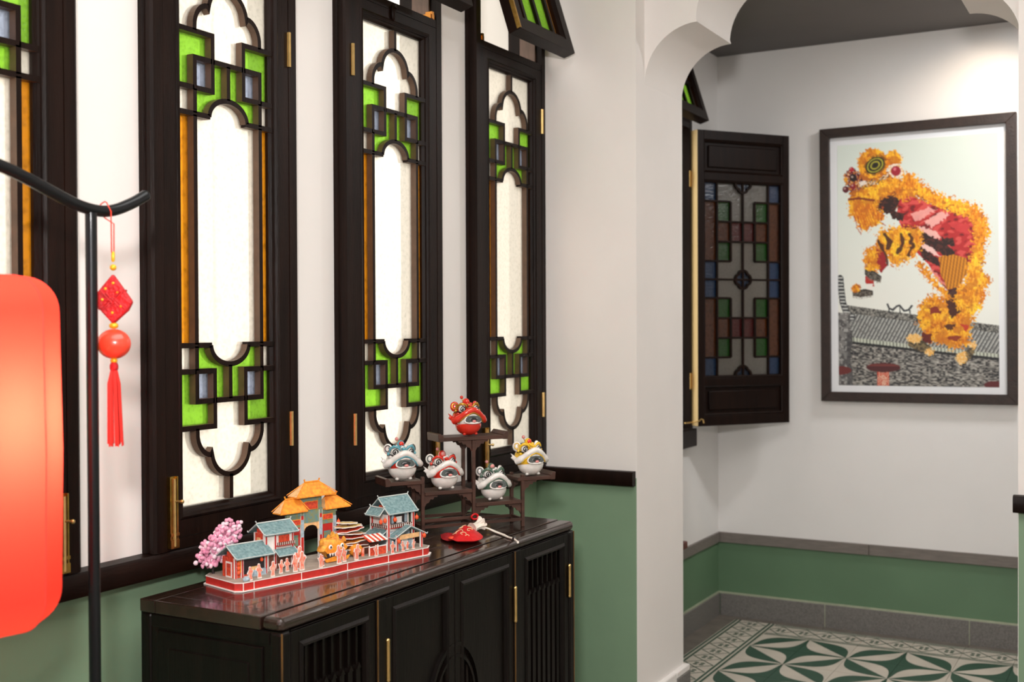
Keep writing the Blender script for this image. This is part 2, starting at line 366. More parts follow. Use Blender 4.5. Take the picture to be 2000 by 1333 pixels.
# ------------------------------------------------------------------ windows
UC = .16; u1, u2 = .046, .106; ZM = 1.7325
ZA, ZB, ZC, ZE, ZF, ZT = 2.203, 2.141, 2.069, 2.007, 2.054, 2.382
mir = lambda p: (2*UC-p[0], p[1]); flip = lambda p: (p[0], 2*ZM-p[1])
def ring(mb, a0, a1, z0, z1, prof, mi=0, T=None):
    """sweep a closed profile [(inset, x)] round a rectangle in the (y, z) plane"""
    n = len(prof); vs = []
    for c in range(4):
        for d, x in prof:
            vs.append((x, (a0+d, a1-d, a1-d, a0+d)[c], (z0+d, z0+d, z1-d, z1-d)[c]))
    fs = [(c*n+i, c*n+(i+1) % n, ((c+1) % 4)*n+(i+1) % n, ((c+1) % 4)*n+i) for c in range(4) for i in range(n)]
    return mb.add(vs, fs, mi, T)
def strip(mb, pts, wd, x0, x1, mi=0, side=0):
    """bar of rectangular section following a polyline in the (y, z) plane"""
    k = len(pts); vs = []
    for i in range(k):
        a = Vector(pts[max(i-1, 0)]); p = Vector(pts[i]); c = Vector(pts[min(i+1, k-1)])
        d1 = (p-a).normalized() if i else (c-p).normalized(); d2 = (c-p).normalized() if i < k-1 else d1
        n1 = Vector((-d1.y, d1.x)); n2 = Vector((-d2.y, d2.x)); nn = (n1+n2).normalized(); s = wd/2/max(.55, nn.dot(n1))
        for sg in (-1, 1):
            for x in (x0, x1): q = p+nn*s*sg; vs.append((x, q.x, q.y))
    fs = []
    for i in range(k-1):
        A = i*4; B = A+4
        fs += [(A+1, A+3, B+3, B+1), (A, B, B+2, A+2)]
        mb.add(vs, [(A, A+1, B+1, B), (A+2, B+2, B+3, A+3)], side)
    fs += [(0, 2, 3, 1), ((k-1)*4, (k-1)*4+1, (k-1)*4+3, (k-1)*4+2)]
    return mb.add(vs, fs, mi)
ogee = [(u1, ZA)]+arc(.092, 2.216, .046, 180, 92, 8, .055)[1:]+arc(UC, 2.264, .066, 180, 90, 10, .061)
ogee_full = ogee+[mir(p) for p in ogee[-2::-1]]
lobe = [(.094, ZE)]+arc(UC, ZE, .066, 176, 90, 9, .047)
lobe_full = lobe+[mir(p) for p in lobe[-2::-1]]
BWID, XG, XF = .0125, .018, .037
def lattice_mesh():
    mb = MB()
    def H(z, a, c):
        for zz in (z, 2*ZM-z): strip(mb, [(a, zz), (c, zz)], BWID, XG, XF, 0, 1)
    def V(u, a, c, m=True):
        for uu in ((u, 2*UC-u) if m else (u,)):
            for p in (((uu, a), (uu, c)), (flip((uu, a)), flip((uu, c)))): strip(mb, list(p), BWID, XG, XF, 0, 1)
    e = -.004
    for s in (lambda p: p, mir):
        for q in (lambda p: p, flip):
            F = lambda a: [q(s(p)) for p in a]
            strip(mb, F([(e, ZA), (u2, ZA), (u2, ZC), (u1, ZC), (u1, ZB), (u2, ZB)]), BWID, XG, XF, 0, 1)
            strip(mb, F([(e, ZC), (u1, ZC)]), BWID, XG, XF, 0, 1)
            strip(mb, F([(e, ZE), (.098, ZE)]), BWID, XG, XF, 0, 1)
            strip(mb, F([(u1, ZC), (u1, ZE)]), BWID, XG, XF, 0, 1)
    H(ZB, u2, 2*UC-u2); V(UC, ZF, ZB, False); V(UC, ZT+.003, ZT-.06, False)
    for q in (lambda p: p, flip):
        strip(mb, [q(p) for p in ogee_full], BWID, XG, XF, 0, 1); strip(mb, [q(p) for p in lobe_full], BWID, XG, XF, 0, 1)
    for uu in (u1, 2*UC-u1): strip(mb, [(uu, ZE), (uu, 2*ZM-ZE)], BWID, XG, XF, 0, 1)
    return mb.mesh('lattice', [WOOD, BARLIT], 30)
def pane_mesh(poly, m):
    mb = MB(); mb.prism(poly, XG-.0045, XG-.0005, 'x'); return mb.mesh('pane', m, 30)
PANES = []
o = -.008
half_panes = [([(o, ZC), (u1, ZC), (u1, ZB), (u2, ZB), (u2, ZA), (o, ZA)], G_GREEN),
    ([(u1, ZC), (u2, ZC), (u2, ZB), (u1, ZB)], G_BLUE), ([(o, ZE), (u1, ZE), (u1, ZC), (o, ZC)], G_CLEAR),
    ([(u1, ZE)]+lobe+[(UC, ZB), (u2, ZB), (u2, ZC), (u1, ZC)], G_GREEN), ([(o, ZA)]+ogee+[(UC, ZT+.006), (o, ZT+.006)], G_CLEAR)]
for pl, m in half_panes:
    for s in (lambda p: p, mir):
        for q in (lambda p: p, flip): PANES.append(pane_mesh([q(s(p)) for p in pl], m))
inner = [(u2, ZB), (u2, ZA)]+ogee+[mir(p) for p in ogee[-2::-1]]+[mir((u2, ZA)), mir((u2, ZB))]
for q in (lambda p: p, flip): PANES.append(pane_mesh([q(p) for p in inner], G_CLEAR))
for s in (lambda p: p, mir): PANES.append(pane_mesh([s(p) for p in [(o, 2*ZM-ZE), (u1, 2*ZM-ZE), (u1, ZE), (o, ZE)]], G_AMBER))
PANES.append(pane_mesh([(u1, ZE)]+lobe_full+[mir((u1, ZE))]+[flip(mir((u1, ZE)))]+[flip(p) for p in lobe_full[::-1]]+[flip((u1, ZE))], G_CLEAR))
LATT = lattice_mesh()
XG0, XF0 = XG, XF; XG, XF = .001, .0132; LATT_OUT = lattice_mesh(); LATT_OUT.materials[0] = JAMB; LATT_OUT.materials[1] = JAMB; XG, XF = XG0, XF0
def frame_mesh(ztop, zbot=.985):
    mb = MB()
    pr = [(-.098, -.084), (-.098, -.060), (.042, -.060), (.042, -.089), (.037, -.096), (.027, -.096), (.024, -.091), (.016, -.091), (.013, -.096), (0.001, -.096), (0.001, -.085)]
    mb.prism(pr, zbot, ztop, 'z'); mb.prism([(x, 2*UC-y) for x, y in pr], zbot, ztop, 'z')
    mb.box(-.097, .040, -.06, .38, zbot, 1.011); mb.box(-.097, .041, -.06, .38, 2.441, 2.4655); mb.box(-.097, .041, -.06, .38, ztop-.035, ztop)
    return mb.mesh('frame', WOOD, 30)
def lining_mesh(ztop):
    mb = MB()
    for a, c in ((-.0599, -.052), (.372, .3799)): mb.box(-.045, .018, a, c, 2.466, ztop-.036)
    return mb.mesh('jamb_lining', JAMB, 30)
def sash_mesh():
    mb = MB(); ring(mb, -.0585, .3785, 1.0125, 2.4395, [(0, -.005), (.0395, -.005), (.0395, .041), (0, .041)]); return mb.mesh('sash', WOOD, 30)
def bead_mesh():
    mb = MB(); ring(mb, -.019, .339, 1.052, 2.413, [(0, .004), (.0245, .004), (.0245, .026), (.019, .034), (.014, .036), (.012, .041), (.007, .045), (.002, .043), (0, .040)])
    return mb.mesh('bead', WOOD, 30)
FRAME = frame_mesh(3.0); FRAME5 = frame_mesh(2.80, .918); SASH = sash_mesh(); BEAD = bead_mesh(); LINING = lining_mesh(3.0)
mb = MB(); mb.tube([(.044, 0, -.045), (.044, 0, .045)], .0058, 8); mb.box(.036, .0435, -.006, .006, -.044, .044); HINGE = mb.mesh('hinge', BRASSH, 40)
mb = MB(); mb.box(.041, .0455, -.0125, .0125, 0, .165); mb.box(.0455, .0505, -.0125, -.0085, 0, .165); mb.box(.0455, .0505, .0085, .0125, 0, .165)
mb.box(.041, .053, -.013, .013, 0, .02); mb.box(.041, .053, -.013, .013, .028, .035); BOLT = mb.mesh('bolt', BRASS, 30)
mb = MB(); mb.tube([(.05, 0, .004), (.05, 0, .16)], .0048, 8); mb.tube([(.05, 0, .108), (.066, .006, .108)], .003, 8); mb.ell((.068, .007, .108), .005, 8, 6); BOLTROD = mb.mesh('rod', BRASSH, 40)
mb = MB(); mb.box(.012, .040, -.011, .011, 0, .022); mb.box(.018, .042, -.006, .006, .008, .03); CATCH = mb.mesh('catch', mat('copper_brass', '#b5793a', .35, 1), 30)
mb = MB(); mb.ell((.045, 0, 0), (.008, .011, .024), 10, 8); mb.ell((.052, .004, .016), (.008, .006, .006), 8, 6); BUTTON = mb.mesh('turn_button', WOOD, 50)
def awning(parent, z, L, length=.485):
    mb = MB(); ring(mb, -.047, .367, -length, 0, [(0, -.047), (.046, -.047), (.046, .0), (0, .0)])
    ring(mb, -.001, .321, -length+.046, -.046, [(0, -.03), (.014, -.03), (.014, -.012), (.009, -.006), (.004, -.002), (0, -.006)])
    s = put('awning_sash', (mb, WOOD, 30), parent, (.042, 0, z), (0, math.radians(-17.3), 0), bevel=.002)
    mb = MB()
    for yy in (.055, .16, .265): mb.box(-.034, -.014, yy-.009, yy+.009, -length+.05, -.05)
    mb.box(-.034, -.014, 0, .32, -.17, -.15)
    put('muntin', (mb, WOOD, 30), s)
    for a, c, m in ((.004, .055, G_AMBER), (.055, .16, G_GREEN), (.16, .265, G_GREEN), (.265, .316, G_AMBER)):
        for z0, z1 in ((-length+.05, -.16), (-.16, -.05)):
            mb = MB(); mb.box(-.030, -.026, a, c, z0, z1); put('pane', (mb, m, 0), s)
    mb = MB(); mb.box(-.0485, -.0465, .0, .32, -length+.01, -length+.03); put('edge_strip', (mb, WOOD, 0), s)
    mb = MB(); mb.box(-.012, .0025, -.0475, -.0405, -length+.004, -.004); put('brass_edge', (mb, BRASS, 0), s)
    return s
WLAB = ['window_1 at the far left edge behind the red lantern', 'window_2 above the left end of the cabinet', 'window_3 behind the paper model and the blue lion head', 'window_4 in the corner behind the red lion head']
WLAB = ['stained glass window partly behind the red lantern', 'stained glass window above the left end of the cabinet', 'stained glass window behind the teal lion head', 'stained glass window in the corner behind the red lion head']
for i, L in enumerate(LS):
    r = root('window_%d' % (i+1), (WX, L, 0), kind='structure', label=WLAB[i])
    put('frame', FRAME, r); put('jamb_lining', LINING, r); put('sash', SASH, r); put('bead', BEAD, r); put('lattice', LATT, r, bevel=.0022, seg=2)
    put('outer_lattice', LATT_OUT, r)
    for pm in PANES: put('pane', pm, r)
    right_bolt = i % 2 == 0
    hu = -.0595 if right_bolt else .3795
    for zz in ((1.235, 2.225) if i == 1 else (1.21, 2.255)): put('hinge', HINGE, r, (0, hu, zz))
    bu = .363 if right_bolt else -.044
    bo = put('bolt', BOLT, r, (0, bu, .992)); put('rod', BOLTROD, bo)
    put('catch', CATCH, r, (0, .36 if right_bolt else -.045, 2.458))
    if i == 2: put('turn_button', BUTTON, r, (0, .14, 2.432))
    awning(r, 2.95, L)
# rear passage window with its open leaf
L5 = 4.882
r = root('window_5', (WXB, L5, 0), kind='structure', label='open window with dark leaf in the passage beyond the arch')
put('frame', FRAME5, r); mb = MB(); mb.box(.001, .046, -.12, .458, .918, 1.004); put('sill_board', (mb, WOOD, 0), r, bevel=.004); awning(r, 2.79, L5, .34)
H0 = Vector((-1.903, 5.250)); H1 = Vector((-1.582, 5.670)); dl = (H1-H0); LW = dl.length; rz = math.atan2(dl.y, dl.x)
ZS0, ZS1 = 1.020, 2.431; HH = ZS1-ZS0
# leaf frame: local x = outward normal of the seen face, y = along the leaf, z up
leafT = Vector((H0.x-WXB, H0.y-L5, 0)); lrot = (0, 0, rz-PI/2)
zf = lambda t: ZS1-t*HH
def ringm(a0, a1, t1, t0, prof, m, sm=30):
    mb = MB(); ring(mb, a0, a1, zf(t1), zf(t0), prof); return (mb, m, sm)
ST = .036; TH = .052
mb = MB()
for a, c in ((0, ST), (LW-ST, LW)): mb.box(-TH, 0, a, c, ZS0, ZS1)
for t0, t1 in ((0, .032), (.142, .168), (.838, .864), (.965, 1.0)): mb.box(-TH, 0, ST-.001, LW-ST+.001, zf(t1), zf(t0))
leaf = put('leaf', (mb, WOOD, 30), r, leafT, lrot, bevel=.002)
LE = mat('sunlit_leaf_edge', '#c8a468', .35, 0, coat=.3)  # pale tone stands for daylight on the edge
mb = MB(); mb.box(-TH+.001, -.001, -.0025, .0005, ZS0+.002, ZS1-.002); put('leaf_edge', (mb, mat('daylit_edge_wood', '#e0c48c', .35, 0, coat=.3), 0), leaf)  # window light falling on this edge is put into its pale colour
for t0, t1 in ((.032, .142), (.864, .965)):
    mb = MB(); mb.box(-.03, -.016, ST-.001, LW-ST+.001, zf(t1), zf(t0)); mb.box(-.018, -.006, ST+.03, LW-ST-.03, zf(t1-.018), zf(t0+.018)); put('panel', (mb, WOOD, 30), leaf, bevel=.004)
    mb = MB(); ring(mb, ST-.001, LW-ST+.001, zf(t1), zf(t0), [(0, -.02), (.012, -.02), (.010, -.006), (.004, -.001), (0, -.003)]); put('panel_bead', (mb, WOOD, 30), leaf)
GA0, GA1, GT0, GT1 = ST, LW-ST, .168, .838
mb = MB(); ring(mb, GA0-.001, GA1+.001, zf(GT1), zf(GT0), [(0, -.025), (.012, -.025), (.010, -.006), (.004, -.001), (0, -.003)]); put('glass_bead', (mb, WOOD, 30), leaf)
GA0 += .011; GA1 -= .011; GT0 += .007; GT1 -= .007
gu = lambda u: GA0+u*(GA1-GA0); gz = lambda t: zf(GT0+t*(GT1-GT0))
cu = [0, .16, .34, .5, .66, .84, 1]; rt = [0, .095, .2, .304, .405, .5, .597, .7, .804, .905, 1]
gridc = {0: 'BAAABBAAAB', 1: 'CGAGCCGAGC', 2: 'CCRCCCCRCC'}
G_BLUED = glass_mat('shaded_blue_glass', '#2b5f9e', 100, .2, .6)  # darkened blue for leaf panes that have no daylight behind
cm = {'B': G_BLUED, 'A': glass_mat('shaded_amber_glass', '#8c4812', 60, .2, .5), 'C': glass_mat('shaded_clear_glass', '#c2c0b9', 90, .2, .8), 'G': glass_mat('shaded_green_glass', '#2f8422', 100, .2, .6), 'R': glass_mat('shaded_red_glass', '#861f20', 100, .2, .6)}  # leaf panes are not backlit; that dimness is put into the glass colours
for ci in range(6):
    col = gridc[min(ci, 5-ci)]
    k = 0
    while k < 10:
        e = k
        while e+1 < 10 and col[e+1] == col[k] and col[k] in 'CA': e += 1
        mb = MB(); mb.box(-.026, -.022, gu(cu[ci]), gu(cu[ci+1]), gz(rt[e+1]), gz(rt[k])); put('pane', (mb, cm[col[k]], 0), leaf); k = e+1
mb = MB()
def LV(u, t0, t1): mb.box(-.0215, -.008, gu(u)-.005, gu(u)+.005, gz(t1), gz(t0))
def LH(t, a, c): mb.box(-.0215, -.0085, gu(a), gu(c), gz(t)-.005, gz(t)+.005)
LV(.5, 0, 1)
for u in (.16, .84): LV(u, 0, 1)
for u in (.34, .66):
    for t0, t1 in ((.095, .405), (.597, .905)): LV(u, t0, t1)
for t in (.2, .304, .7, .804): LH(t, .16, .84)
for t in (.095, .405, .597, .905): LH(t, 0, .34); LH(t, .66, 1)
LH(.5, 0, 1)
put('lattice', (mb, WOOD, 30), leaf, bevel=.0018)
def quatre(t_c, lo, hi):
    R = .030; pts = []
    for i in range(49):
        a = math.radians(lo+(hi-lo)*i/48); rr = R*(1.18+.30*abs(math.cos(2*a))**.8); pts.append((gu(.5)+rr*math.cos(a), gz(t_c)+rr*math.sin(a)))
    mb = MB(); strip(mb, pts, .011, -.0215, -.006); put('quatrefoil', (mb, WOOD, 30), leaf)
    for a0, a1 in ((lo, (lo+hi)/2), ((lo+hi)/2, hi)) if hi-lo < 300 else ((-90, 0), (0, 90), (90, 180), (180, 270)):
        q = [(gu(.5), gz(t_c))]
        for i in range(13):
            a = math.radians(a0+(a1-a0)*i/12); rr = R*(1.18+.30*abs(math.cos(2*a))**.8); q.append((gu(.5)+rr*math.cos(a), gz(t_c)+rr*math.sin(a)))
        mb = MB(); mb.prism(q, -.0205, -.0175, 'x'); put('pane', (mb, G_BLUED, 0), leaf)
quatre(0.0, 180, 360); quatre(.5, 0, 360); quatre(1.0, 0, 180)
for zz in (1.235, 2.20):
    mb = MB(); mb.box(.0415, .0445, .372, .414, zz-.038, zz+.038); mb.tube([(.047, .414, zz-.038), (.047, .414, zz+.038)], .0055, 8); put('hinge', (mb, BRASSH, 30), r)
mb = MB(); mb.tube([(.043, .30, 1.040), (.060, .36, 1.040), (.088, .372, 1.046), (.098, .374, 1.056), (.107, .374, 1.052), (.110, .374, 1.036)], .0035, 8); put('stay_hook', (mb, BRASSH, 40), r)

# neighbour wall outside the windows, boarded and painted white
WB = mat('white_painted_boards', '#f2efe9', .6, var=.06, vscale=6, stretch=(1, 6, .5))
EXT = root('wall_outside', (-5.2, 0, 0), kind='structure', label='white boarded wall seen outside through the open top lights')
bm_ = MB(); bm_.box(-.1, 0, .004, .496, -.5, 5.6); BOARD = bm_.mesh('board', WB, 0)
for k in range(-4, 38): put('board', BOARD, EXT, (0.0 if k % 3 else .02, k*.5-2, 0))
b = MB(); b.box(-60, -2.3, -40, 60, -.75, -.5); put('ground_outside', (b, mat('paving_outside', '#b9b2a6', .8)), kind='structure', label='paving outside the windows')

# ------------------------------------------------------------------ sideboard cabinet
CT = .9077; CF = -1.548; CB = -1.946; CL = 1.822; CR = 3.175
cab = root('sideboard_cabinet', ((CF+CB)/2, (CL+CR)/2, 0), label='long dark lacquered wooden cabinet with brass pivot hinges standing under the windows', cat='cabinet')
cab_o = Vector(cab.location)
def W(mb): mb.v = [tuple(Vector(p)-cab_o) for p in mb.v]; return mb
# top: frame boards and three inset planks
b = MB(); b.box(CB, CB+.045, CL, CR, CT-.028, CT); put('top_rail', (W(b), LACQ, 0), cab, bevel=.002)
b = MB(); b.box(CF-.055, CF, CL, CR, CT-.028, CT); put('top_rail', (W(b), LACQ, 0), cab, bevel=.012, seg=4)
for y0, y1 in ((CL, CL+.05), (CR-.05, CR)):
    b = MB(); b.box(CB+.0455, CF-.0555, y0, y1, CT-.028, CT); put('top_end', (W(b), LACQ, 0), cab, bevel=.002)
xs = [CB+.0455, -1.78, -1.69, CF-.0555]
for x0, x1 in zip(xs, xs[1:]):
    b = MB(); b.box(x0+.0003, x1-.0003, CL+.0503, CR-.0503, CT-.026, CT-.0002); put('plank', (W(b), LACQ, 0), cab, bevel=.0006, seg=1)
# carcass
b = MB(); b.box(CB, CF-.004, CL+.004, CL+.03, .10, CT-.028); b.box(CB, CF-.004, CR-.03, CR-.004, .10, CT-.028); b.box(CB, CB+.012, CL+.01, CR-.01, .10, CT-.028)
b.box(CB, CF-.02, CL+.01, CR-.01, .10, .125); b.box(CF-.33, CF-.03, 2.16, 2.18, .125, CT-.03); b.box(CF-.33, CF-.03, 2.81, 2.83, .125, CT-.03)
put('carcass', (W(b), LACQV, 0), cab)
for y0 in (CL, CR-.032):
    for x0 in (CB, CF-.032):
        b = MB(); b.box(x0, x0+.032, y0, y0+.032, 0, CT-.029); put('leg', (W(b), LACQV, 0), cab, bevel=.007, seg=3)
b = MB(); b.box(CB+.05, CF-.05, CL-.0005, CL+.006, .14, .845); b.box(CB+.032, CF-.032, CL+.001, CL+.01, .85, .879); b.box(CB+.085, CF-.085, CL-.003, CL+.004, .18, .81); put('end_panel', (W(b), LACQV, 0), cab, bevel=.003)
for y0, y1 in ((2.154, 2.190), (2.802, 2.838)):
    b = MB(); b.box(CF-.03, CF, y0, y1, .08, CT-.029); put('stile', (W(b), LACQV, 0), cab, bevel=.004)
for z0, z1 in ((.878, CT-.028), (.09, .13)):
    b = MB(); b.box(CF-.028, CF-.001, CL+.032, CR-.032, z0, z1); put('front_rail', (W(b), LACQV, 0), cab, bevel=.003)
for y0, y1 in ((CL+.001, CL+.0045), (2.1545, 2.1585), (2.8025, 2.806), (CR-.0045, CR-.001)):
    b = MB(); b.box(CF-.0025, CF+.0012, y0, y1, .04, CT-.03); put('worn_edge', (W(b), EDGE, 0), cab, bevel=.001)
DZ0, DZ1 = .133, .875
def door(y0, y1, kind, hinge_side):
    b = MB(); fr = .03
    for a, c in ((y0, y0+fr), (y1-fr, y1)): b.box(CF-.026, CF-.004, a, c, DZ0, DZ1)
    for a, c in ((DZ0, DZ0+fr), (DZ1-fr, DZ1)): b.box(CF-.026, CF-.004, y0+fr-.001, y1-fr+.001, a, c)
    d = put('door', (W(b), LACQV, 0), cab, bevel=.002)
    b = MB(); ring(b, y0+fr-.004, y1-fr+.004, DZ0+fr-.004, DZ1-fr+.004, [(0, CF-.012), (.016, CF-.012), (.013, CF-.002), (.007, CF+.001), (0, CF-.003)]); put('door_bead', (W(b), LACQV, 30), d)
    if kind == 'bars':
        b = MB(); b.box(CF-.024, CF-.022, y0+fr-.002, y1-fr+.002, DZ0+fr, DZ1-fr); put('back_panel', (W(b), LACQV, 0), d)
        n = 7; wd = (y1-y0-2*fr-.03)/n
        for k in range(n):
            yc = y0+fr+.015+wd*(k+.5); z1 = DZ1-fr-.012
            b = MB(); b.box(CF-.021, CF-.009, yc-wd*.28, yc+wd*.28, DZ0+fr+.01, .738); b.prism([(yc-wd*.28, .738), (yc+wd*.28, .738), (yc, .752)], CF-.021, CF-.006, 'x')
            b.box(CF-.021, CF-.013, yc-wd*.12, yc+wd*.12, .745, z1); put('baluster', (W(b), LACQV, 0), d)
    else:
        b = MB(); b.box(CF-.022, CF-.012, y0+fr-.002, y1-fr+.002, DZ0+fr, DZ1-fr); put('panel', (W(b), LACQV, 0), d)
        cy = 2.493; pts = []
        lo, hi = (93, 267) if kind == 'left' else (-87, 87)
        for rr, th in ((.165, .010), (.135, .008)):
            lim = (y0+fr+.012, cy-.006) if kind == 'left' else (cy+.006, y1-fr-.012)
            b = MB(); strip(b, [(min(max(cy+.72*rr*math.cos(math.radians(a)), lim[0]), lim[1]), .53+rr*math.sin(math.radians(a))) for a in np.linspace(lo, hi, 25)], th, CF-.013, CF-.002)
            put('carved_arc', (W(b), LACQV, 40), d, bevel=.002)
        b = MB()
        for k in range(4):
            yy = cy+(-1 if kind == 'left' else 1)*(.018+.022*k); hz = .125*math.sqrt(max(0, 1-((yy-cy)/.1)**2)); b.box(CF-.013, CF-.006, yy-.004, yy+.004, .53-hz, .53+hz)
        put('carved_slats', (W(b), LACQV, 0), d)
    return d
door(CL+.034, 2.152, 'bars', 0); door(2.192, 2.4915, 'left', 0); door(2.4945, 2.80, 'right', 0); door(2.84, CR-.034, 'bars', 0)
for yy in (2.1925, 2.801, CR-.036):
    b = MB(); b.tube([(CF+.001, yy, .687), (CF+.001, yy, .776)], .0055, 10); b.ell((CF+.001, yy, .777), .0058, 8, 6); b.ell((CF+.001, yy, .686), .0058, 8, 6); put('pivot_hinge', (W(b), BRASSH, 40), cab)
# ------------------------------------------------------------------ tiered display stand on the cabinet
SO = Vector((-1.821, 2.755, CT+.0003)); SA = math.atan2(.8157, .5785)        # local x along the stand, local y to its back
STW = mat('rosewood', '#4a3128', .42, var=.45, vscale=9, bump=.1, bscale=60, stretch=(1, 6, 6), spec=.4)
STL = mat('pale_wood_end', '#b89468', .5, var=.2, vscale=20)
stand = root('display_stand', SO, SA, 'tiered dark rosewood display stand holding five lion heads on the cabinet', 'display stand')
SD = .075
def sleg(x, y, h):
    b = MB(); b.box(x-.005, x+.005, y-.005, y+.005, 0, h); put('leg', (b, STW, 0), stand, bevel=.001, seg=1)
for x, h in ((0, .166), (.158, .262), (.316, .153)):
    for y in (0, SD): sleg(x, y, h)
def shelf(x0, x1, z, ends=(1, 1)):
    b = MB(); b.box(x0, x1, -.006, SD+.006, z-.011, z); s = put('shelf', (b, STW, 0), stand, bevel=.0015, seg=1)
    for e, xx, sg in ((ends[0], x0, 1), (ends[1], x1, -1)):
        if e: b = MB(); b.prism([(xx-.004*sg, z-.012), (xx+.010*sg, z-.012), (xx+.012*sg, z+.002), (xx+.002*sg, z+.012), (xx-.006*sg, z+.010)], -.0065, SD+.0065, 'y'); put('scroll_end', (b, STW, 0), s, bevel=.001, seg=1)
    return s
SH = dict(top=.274, left=.156, mid=.122, low=.080, right=.146)
shelf(.052, .262, SH['top']); shelf(-.108, .004, SH['left'], (1, 0)); shelf(.0055, .1525, SH['mid'], (0, 0)); shelf(.1635, .3105, SH['low'], (0, 0)); shelf(.300, .418, SH['right'], (0, 1))
def bracket(x, z, sg, y=-.001):
    b = MB(); b.prism([(x, z), (x+.042*sg, z), (x+.038*sg, z-.006), (x+.030*sg, z-.005), (x+.026*sg, z-.012), (x+.018*sg, z-.011), (x+.013*sg, z-.020), (x+.006*sg, z-.022), (x, z-.032)], y, y+.005, 'y')
    put('bracket', (b, STW, 0), stand)
for x, z, sg in ((.152, .263, -1), (.164, .263, 1), (-.006, .145, -1), (.006, .111, 1), (.152, .111, -1), (.164, .069, 1), (.310, .069, -1), (.322, .135, 1)):
    for y in (-.001, SD-.004): bracket(x, z, sg, y)
def srail(x0, x1, z, y):
    b = MB(); b.box(x0, x1, y-.004, y+.004, z-.004, z+.004); put('rail', (b, STW, 0), stand)
for y in (0, SD):
    srail(.0055, .1525, .040, y); srail(.1635, .3105, .022, y); srail(.0055, .1525, .022, y)
for x in (0, .158, .316):
    b = MB(); b.box(x-.004, x+.004, .0055, SD-.0055, .018, .026); put('rail', (b, STW, 0), stand)
SM = Matrix.Translation(SO) @ Matrix.Rotation(SA, 4, 'Z')

# ------------------------------------------------------------------ lion dance heads (ceramic)
CER = lambda n, c: mat('ceramic_'+n, c, .18, var=.12, vscale=60, coat=.5)
C_W = CER('white', '#e9e5df'); C_R = CER('red', '#d4301f'); C_T = CER('teal', '#5fa3b0'); C_Y = CER('yellow', '#eec02c'); C_G = CER('green', '#4d6b5a')
C_K = CER('black', '#17181a'); C_GR = CER('grey', '#4a5150'); C_P = CER('pink', '#d98b86'); C_GO = mat('gold_line', '#b98a35', .3, .7); C_OR = CER('orange', '#e07a2a')
def shell(mb, c, r, a0, a1, nu=20, nv=8, mi=0):
    """ellipsoid zone between latitudes a0 and a1 (degrees), closed"""
    prof = [(math.cos(math.radians(a)), math.sin(math.radians(a))) for a in np.linspace(a0, a1, nv)]
    vs = [(c[0]+r[0]*k*math.cos(2*PI*j/nu), c[1]+r[1]*k*math.sin(2*PI*j/nu), c[2]+r[2]*z) for k, z in prof for j in range(nu)]
    fs = [(i*nu+j, i*nu+(j+1) % nu, (i+1)*nu+(j+1) % nu, (i+1)*nu+j) for i in range(nv-1) for j in range(nu)]
    fs += [tuple(range(nu-1, -1, -1)), tuple(range((nv-1)*nu, nv*nu))]
    return mb.add(vs, fs, mi)
